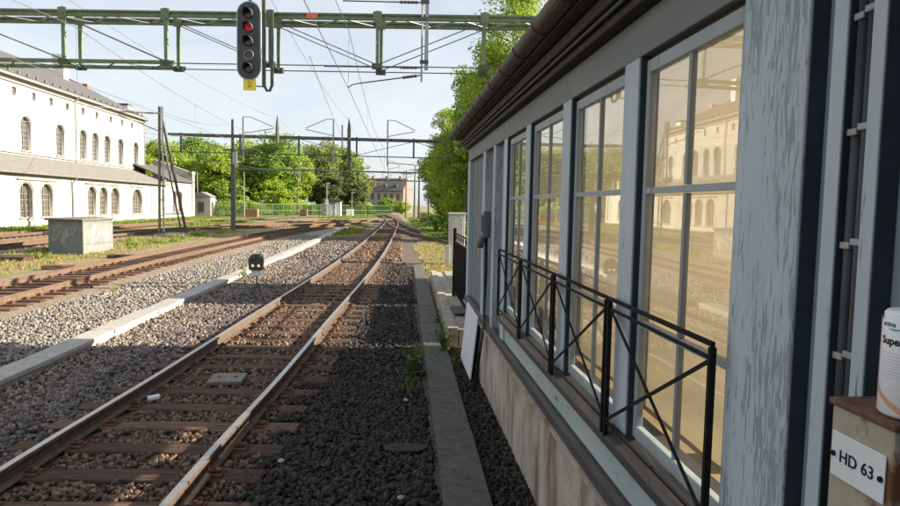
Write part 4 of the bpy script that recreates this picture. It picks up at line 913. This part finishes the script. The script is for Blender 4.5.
MB().prism([(-28.85, 93.1, -.1), (-28.85, 93.1, 6.2), (-34.2, 93.1, 8.0), (-34.2, 93.1, -.1)], (0, .9, 0)).build('gable_wall', 'stucco_low', sb)
Bx(-29.3, -28.75, 92.6, 94.1, 5.9, 6.35).build('pier_cap', 'trim', sb)
for yv, X, z0, z1 in ((59.8, -28.9, 0, 4.15), (68.9, -32.85, 5.8, 12.6), (86.6, -32.85, 4.9, 12.6), (45.0, -32.85, 5.8, 12.6)):
    MB().tube([(X-.0, yv, z0), (X, yv, z1-.5), (X+.45, yv, z1)], .07, 8).build('downpipe', 'trim', sb)
# little annex hut beyond
t = thing('annex_hut', 'tiny white annex with dark openings right of the station end', 'hut', (-28.6, 98, 0))
Bx(-30, -27.4, 96.6, 99, -.1, 2.9).build('wall', 'stucco', t)
MB().prism([(-30.2, 96.4, 2.9), (-27.2, 96.4, 2.9), (-28.7, 96.4, 3.6)], (0, 2.8, 0)).build('roof', 'trim', t)
Bx(-29.2, -28.3, 96.55, 96.6, .6, 2.1).build('window', 'room_dark', t); Bx(-27.4, -27.35, 97.3, 98.2, .2, 2.1).build('door', 'room_dark', t)

# ------------------------------------------------------------------ far house, kiosk, fence
t = thing('far_house', 'grey stone house with dark gabled roof at the end of the line', 'building', (1.3, 186, 0), R(-18))
def lb(*a): return Bx(*a)
def lbuild(b, n, m_, par): o = b.build(n, m_); o.parent = par; return o
lbuild(lb(-13, 0, 0, 9, 0, 6.4), 'wall', 'stone_grey', t)
lbuild(MB().prism([(0.01, 0, 0), (0.01, 9, 0), (0.01, 9, 6.4), (.01, 4.5, 9.6), (.01, 0, 6.4)], (.12, 0, 0)), 'gable_wall', 'gable_pink', t)
lbuild(MB().prism([(-13.4, -.5, 6.1), (-13.4, 4.5, 9.75), (-13.4, 9.5, 6.1), (-13.4, 9.5, 6.3), (-13.4, 4.5, 9.98), (-13.4, -.5, 6.3)], (13.3, 0, 0)), 'roof', 'roof_tile', t)
for k in range(6):
    w_ = lbuild(lb(-11.7+k*1.95, -10.7+k*1.95, -.06, 0, 3.6, 5.4), 'window', 'win_frame', t); q = lbuild(lb(-11.6+k*1.95, -10.8+k*1.95, -.08, -.06, 3.7, 5.3), 'pane', 'room_dark', w_)
    w_ = lbuild(lb(-11.7+k*1.95, -10.7+k*1.95, -.06, 0, .9, 2.6), 'window', 'win_frame', t); q = lbuild(lb(-11.6+k*1.95, -10.8+k*1.95, -.08, -.06, 1.0, 2.5), 'pane', 'room_dark', w_)
for k in range(3): lbuild(lb(-10+k*3.4, -8.8+k*3.4, .6, 2.5, 6.7, 8.0), 'dormer', 'roof_tile', t)
for k in range(3): lbuild(lb(-11+k*4.2, -10.3+k*4.2, 4.1, 4.9, 9.4, 10.6), 'chimney', 'brick_red', t)
t = thing('kiosk', 'small white and grey kiosk with dark roof in front of the fence', 'kiosk', (-11.6, 114, 0))
Bx(-12.9, -10.9, 113, 115, -.1, 2.5).build('wall', 'kiosk_grey', t); Bx(-10.9, -10.0, 113.2, 115, -.1, 2.6).build('side_wall', 'kiosk_white', t)
MB().prism([(-13.2, 112.8, 2.5), (-9.8, 112.8, 2.6), (-9.8, 112.8, 2.75), (-11.9, 112.8, 3.15), (-13.2, 112.8, 2.7)], (0, 2.4, 0)).build('roof', 'roof_tile', t)
Bx(-12.3, -11.5, 112.95, 113, 0, 2.0).build('door', 'kiosk_white', t)
for (x, y_, wd, lab) in ((-20.9, 93.5, 2.0, 'brownish orange crate stack before the green fence by the mast'), (-15.0, 104, 1.1, 'small brown bin before the middle of the green fence'), (-8.6, 116, 1.2, 'pale grey cabinet right of the kiosk')):
    o = Bx(-wd/2, wd/2, -.5, .5, 0, 1.35).build('bin', 'wood_orange' if 'brown' in lab else 'kiosk_white', bevel=.04); o.location = (x, y_, -.08); tag(o, lab, 'bin')
def fence(pts, h, lab, m_='fence_green', post='fence_post', gap=2.6):
    t = thing('wire_fence', lab, 'fence', (*pts[0], 0)); P = [Vector((*p, 0)) for p in pts]; bars = MB()
    for a, b in zip(P, P[1:]):
        n = max(1, round((b-a).length/gap)); 
        for k in range(n+1): q = a.lerp(b, k/n); MB().bar(q+Vector((0, 0, -.1)), q+Vector((0, 0, h+.05)), .10, .10).build('post', post, t)
        m = int((b-a).length/.16)
        for k in range(m): q = a.lerp(b, k/m); bars.bar(q, q+Vector((0, 0, h)), .05, .05)
        for z in (.15, h*.5, h): MB().bar(a+Vector((0, 0, z)), b+Vector((0, 0, z)), .05, .06).build('rail', m_, t)
    tag(bars.build('pickets', m_, t), kind='stuff')
fence([(-30, 100), (-22, 97), (-15.6, 108), (-6, 128), (-1.5, 138)], 2.0, 'pale green fence running below the left row of trees')
fence([(3.6, 62), (4.0, 74), (3.2, 92)], 1.2, 'low grey fence under the right hand trees', 'fence_post')

# ------------------------------------------------------------------ trees
def crown_mesh(name, mname, n_clump, n_leaf, leaf, seed, rad=1.0, hz=1.0, low=-.75, spread=1.0):
    """leaf faces gathered in clumps on an uneven crown of radius rad and half height hz"""
    r = np.random.default_rng(seed); d = r.normal(size=(n_clump, 3)); d /= np.linalg.norm(d, axis=1)[:, None]
    lobes = r.normal(size=(9, 3)); lobes /= np.linalg.norm(lobes, axis=1)[:, None]
    rd = .56+.44*np.max(d@lobes.T, axis=1)**3
    c = d*(rd*r.uniform(.30, 1, n_clump)**.42)[:, None]; c[:, 2] = np.where(c[:, 2] < low, low+r.uniform(0, .25, n_clump), c[:, 2])
    S3 = np.array([rad, rad, hz]); m_ = (rad*rad*hz)**(1/3)
    cs = r.uniform(.07, .19, n_clump)*m_*spread
    k = r.choice(n_clump, n_leaf, p=cs**2/np.sum(cs**2)); g_ = r.normal(size=(n_leaf, 3)); g_ /= np.maximum(1, np.linalg.norm(g_, axis=1)/1.9)[:, None]
    p = c[k]*S3+g_*cs[k][:, None]*np.array([.85, .85, .5])
    nrm = r.normal(size=(n_leaf, 3))+c[k]*.9+np.array([0, 0, .6]); nrm /= np.linalg.norm(nrm, axis=1)[:, None]
    a = np.cross(nrm, r.normal(size=(n_leaf, 3))); a /= np.linalg.norm(a, axis=1)[:, None]; b = np.cross(nrm, a)
    s = leaf*r.uniform(.55, 1.3, n_leaf)[:, None]; a *= s; b *= s*.62
    V = np.stack([p-a, p+b*.9, p+a*1.1, p-b], 1).reshape(-1, 3)
    me = bpy.data.meshes.new(name); me.vertices.add(n_leaf*4); me.vertices.foreach_set('co', V.reshape(-1).astype('f'))
    me.loops.add(n_leaf*4); me.loops.foreach_set('vertex_index', np.arange(n_leaf*4, dtype='i')); me.polygons.add(n_leaf); me.polygons.foreach_set('loop_start', np.arange(0, n_leaf*4, 4, dtype='i'))
    me.update(calc_edges=True); me.materials.append(MATS[mname]); return me
def trunk_mesh(name, seed, lean=.06):
    """unit tree: trunk from 0 to about .9, limbs"""
    rr_ = random.Random(seed); b = MB()
    pts = [(rr_.uniform(-lean, lean)*k/6, rr_.uniform(-lean, lean)*k/6, k/6*.9-.02) for k in range(7)]
    b.tube(pts, [.030, .025, .021, .017, .012, .008, .003], 8)
    for k in range(11):
        i = rr_.randint(2, 5); p = Vector(pts[i]); a = rr_.uniform(0, 6.28); L_ = rr_.uniform(.14, .30)
        q = p+Vector((math.cos(a)*L_*.5, math.sin(a)*L_*.5, L_*.35)); e_ = p+Vector((math.cos(a+.2)*L_, math.sin(a+.2)*L_, L_*.8))
        b.tube([p, q, e_], [.011, .007, .002], 5)
    return b.mesh(name, 'bark', smooth=True)
TR = [trunk_mesh('trunk', k) for k in range(3)]
TSEED = [100]
def tree(kind, loc, h, rad, label, group=None, tk=0, base=.12, near=False):
    t = thing('tree', label, 'tree', loc, 0, group); rz = random.uniform(0, 6.28); TSEED[0] += 1
    q = min(1, rad/h*2.6); link('trunk', TR[tk], t, (0, 0, 0), (0, 0, rz), (h*q, h*q, h*.92)); z0 = h*base; hz = (h-z0)/2
    vol = (rad*rad*hz)**(2/3)
    me = crown_mesh('crown', kind, int(60+vol*(5 if near else 3.2)), int(vol*(1500 if near else 420)), .115 if near else .21, TSEED[0], rad, hz)
    link('crown', me, t, (0, 0, z0+hz), (0, 0, rz)); return t
random.seed(17)
for k, (x, y_, h, r__, lab) in enumerate(((-32.5, 131, 15.0, 6.5, 'dark green tree filling the gap behind the ladder mast trees'), (-24, 131, 16.0, 6.5, 'dark green tree standing behind the tallest left tree'), (-16.5, 134, 15.6, 6.0, 'dark green tree behind the trees above the kiosk'))): tree('leaf_dark' if k == 1 else 'leaf_mid', (x, y_, -.1), h, r__, lab, None, k, .05)
LT = [('leaf_mid', -46, 118, 13.5, 6), ('leaf_bright', -40, 112, 13.0, 5.6), ('leaf_mid', -35.5, 120, 14.5, 6), ('leaf_bright', -30, 111, 12.4, 4.8), ('leaf_bright', -25.5, 117, 14.6, 5.4), ('leaf_mid', -21.5, 113, 15.2, 5.2), ('leaf_bright', -18.3, 116, 13.6, 4.6), ('leaf_olive', -14.6, 122, 14.4, 5.0),
      ('leaf_mid', -11.5, 126, 14.2, 5.0), ('leaf_olive', -9.2, 126, 12.8, 3.6), ('leaf_bright', -20.5, 108, 6.4, 3.6), ('leaf_mid', -27, 106, 6.6, 3.2), ('leaf_purple', -12.9, 119, 8.8, 3.6), ('leaf_purple', -8.6, 123, 7.8, 2.8), ('leaf_olive', -7.4, 128, 9.6, 2.6), ('leaf_mid', -2.6, 146, 4.2, 2.2), ('leaf_bright', 0.9, 150, 3.4, 2.6)]
LL = ['leafy green tree at the far left behind the station roof', 'bright green tree rising directly right of the main station block', 'tall green tree behind the ladder mast', 'bright rounded tree just right of the station wing', 'tall bright tree left of the middle portal mast', 'tallest green tree above the green fence', 'bright green tree over the middle of the fence', 'olive green tree behind the kiosk', 'green tree right behind the kiosk', 'thin olive tree at the right end of the left row',
      'low bright round bush tree in front of the taller left trees', 'small green tree between portal mast and station', 'dark purple leaved tree left of the kiosk', 'dark purple leaved tree right of the kiosk', 'small sparse olive tree near the far grey house', 'low green tree in front of the far grey house', 'small bright tree below the far grey house windows']
for i, ((k, x, y_, h, r__), lab) in enumerate(zip(LT, LL)): tree(k, (x, y_, -.1), h, r__, lab, None, i % 3, .04 if i in (10, 11, 15, 16) else .10)
for i, (k, x, y_, h, r__, bs, lab) in enumerate((('leaf_bright', 8.2, 46, 18.8, 4.3, .18, 'tall bright yellow green tree above the pavilion gutter'), ('leaf_mid', 6.9, 51, 14.6, 3.3, .05, 'dense green tree left of the tall bright tree by the gutter'),
        ('leaf_bright', 5.6, 57, 11.6, 3.3, .05, 'bright leafy tree in the middle of the right hand row'), ('leaf_mid', 5.4, 65, 8.2, 2.7, .0, 'darker green tree low in the right hand row'), ('leaf_bright', 6.6, 73, 14.0, 3.6, .05, 'bright tree farther back in the right hand row'), ('leaf_mid', 8.2, 42, 9.0, 3.2, .0, 'dense green tree just behind the pavilion end'),
        ('leaf_dark', 6.0, 84, 11.5, 3.2, .02, 'dark tree at the far end of the right hand row'), ('leaf_dark', 11.0, 54, 12.0, 4.0, .02, 'dark tree filling the gap behind the tall bright tree'))):
    tree(k, (x, y_, -.1), h, r__, lab, None, i % 3, bs, True)
# hedge behind the fence
hb = [crown_mesh('foliage', 'leaf_bright', 420, 16000, .15, 33+k, l_, 1.5, low=-.9, spread=.5) for k, l_ in enumerate((6.5, 6.0, 7.0))]
for i, (x, y_, L_, lab) in enumerate(((-25.5, 104, 6.5, 'left end of the clipped green hedge behind the fence'), (-17.5, 113, 6.0, 'middle stretch of the clipped green hedge behind the fence'), (-8.5, 130, 7.0, 'right end of the clipped green hedge behind the fence'))):
    t = thing('hedge', lab, 'hedge', (x, y_, 0)); link('foliage', hb[i], t, (0, 0, 1.2), (0, 0, R(48) if i else R(20)), (1, .25, 1.1))
sh = crown_mesh('foliage', 'leaf_mid', 70, 3000, .075, 34, low=-.8)
for i, (x, y_, s_, lab) in enumerate(((4.3, 47, 1.1, 'low green bush at the foot of the right trees near the branch track'), (3.7, 54, 1.0, 'low green bush in the middle of the right verge'), (3.4, 68, 1.1, 'low green bush farthest along the right verge'))):
    t = thing('bush', lab, 'bush', (x, y_, 0)); link('foliage', sh, t, (0, 0, s_*.7), (0, 0, i), (s_, s_, s_*.9))

# ------------------------------------------------------------------ grass and weeds
def grass(name, areas, mname, label, h=(.08, .22), wdt=.012):
    P = []; 
    for x0, x1, y0, y1, n in areas:
        k = max(3, n//28); c = np.stack([RNG.uniform(x0, x1, k), RNG.uniform(y0, y1, k)], 1); j = RNG.integers(0, k, n); P.append(c[j]+RNG.normal(size=(n, 2))*np.array([.20, .28]))
    P = np.concatenate(P); n = len(P); hh = RNG.uniform(*h, n); a = RNG.uniform(0, 6.28, n); ln = RNG.normal(size=(n, 2))*.45*hh[:, None]; wv = wdt*RNG.uniform(.6, 1.5, n)
    dx, dy = np.cos(a)*wv, np.sin(a)*wv; z = np.full(n, -.06)
    V = np.stack([np.stack([P[:, 0]-dx, P[:, 1]-dy, z], 1), np.stack([P[:, 0]+dx, P[:, 1]+dy, z], 1), np.stack([P[:, 0]+ln[:, 0]*.4+dx*.7, P[:, 1]+ln[:, 1]*.4+dy*.7, z+hh*.6], 1), np.stack([P[:, 0]+ln[:, 0], P[:, 1]+ln[:, 1], z+hh], 1)], 1).reshape(-1, 3)
    F_ = (np.array([[0, 1, 2], [0, 2, 3]])[None]+np.arange(n)[:, None, None]*4).reshape(-1)
    me = bpy.data.meshes.new(name); me.vertices.add(n*4); me.vertices.foreach_set('co', V.reshape(-1).astype('f')); me.loops.add(n*6); me.loops.foreach_set('vertex_index', F_.astype('i'))
    me.polygons.add(n*2); me.polygons.foreach_set('loop_start', np.arange(0, n*6, 3, dtype='i')); me.update(calc_edges=True); me.materials.append(MATS[mname])
    return tag(link(name, me), label, 'grass', kind='stuff')
grass('dry_grass', [(1.15, 2.2, 19.6, 25, 2600), (1.15, 3.0, 25, 40, 4200), (-16.2, -12.0, 18, 34, 4800), (-15.8, -11.9, 34, 52, 3200), (-7.2, -6.8, 30, 48, 600), (-4.6, -3.1, 40, 60, 1800)], 'grass_dry', 'sun bleached yellow grass on the verges between the tracks', (.04, .15), .016)
grass('green_grass', [(2.2, 4.4, 43, 64, 7000), (1.9, 3.6, 64, 110, 7000), (-28.6, -25.2, 38, 95, 12000), (-21, -17.5, 60, 96, 5000), (-16.0, -12.6, 24, 50, 1000), (-4.4, -3.2, 48, 66, 1500), (-12, -4, 98, 125, 5000)], 'grass_green', 'fresh green grass along the station wall and under the right trees', (.08, .32), .03)
grass('kerb_grass', [(.80, .84, 9.2, 14, 260), (.78, .82, 9.0, 10.2, 160), (.26, .30, 7.6, 9.4, 90)], 'grass_green', 'green grass growing out of the kerb joints', (.05, .17), .004)
def weed(loc, s_, n, label, m_='weed_leaf', seed=0):
    r_ = random.Random(seed); t = thing('weed', label, 'plant', loc); b = MB(); st = MB()
    for k in range(max(4, n//9)):
        a = r_.uniform(0, 6.28); q = r_.uniform(.1, .5)*s_; hgt = s_*r_.uniform(.55, 1.1); tip = Vector((math.cos(a)*q, math.sin(a)*q, hgt)); st.tube([(0, 0, -.03), tip*.5+Vector((0, 0, .05*s_)), tip], [.006, .004, .002], 4)
        for j in range(9):
            p = tip*r_.uniform(.15, 1); d = Vector((r_.uniform(-1, 1), r_.uniform(-1, 1), r_.uniform(-.1, .8))).normalized(); L_ = s_*r_.uniform(.14, .28); sd_ = d.cross(Vector((0, 0, 1))).normalized()*L_*.24
            b.add([p, p+d*L_*.5+sd_, p+d*L_, p+d*L_*.5-sd_+Vector((0, 0, .01))], [(0, 1, 2, 3)])
    o = b.mesh('leaves', m_); link('leaves', o, t); link('stems', st.mesh('stems', m_), t); return t
weed((.22, 8.5, 0), .42, 130, 'bushy green weed growing against the near kerb', seed=1)
weed((.18, 7.7, 0), .20, 40, 'smaller weed in front of the bushy one at the kerb', seed=2)
weed((.76, 9.9, 0), .42, 110, 'leafy weed at the corner of the low platform', seed=3)
weed((.80, 12.2, 0), .34, 50, 'leafy weed halfway along the low platform edge', seed=4)
weed((-6.8, 15.9, 0), .26, 60, 'bright yellow green tuft on pale gravel nearest the left edge', 'grass_dry', seed=5)
weed((-5.9, 20.4, 0), .28, 50, 'bright tuft on pale gravel farther back near the trough', 'grass_green', seed=6)
weed((-4.55, 19.4, 0), .55, 60, 'leafy plant right behind the dwarf signal', 'grass_green', seed=7)
weed((-6.4, 12.6, 0), .16, 50, 'thin dry weed on the pale gravel close to the sunlit trough', 'grass_dry', seed=8)
weed((-7.4, 11.5, 0), .18, 40, 'thin dry weed on the pale gravel at the left edge', 'grass_dry', seed=9)
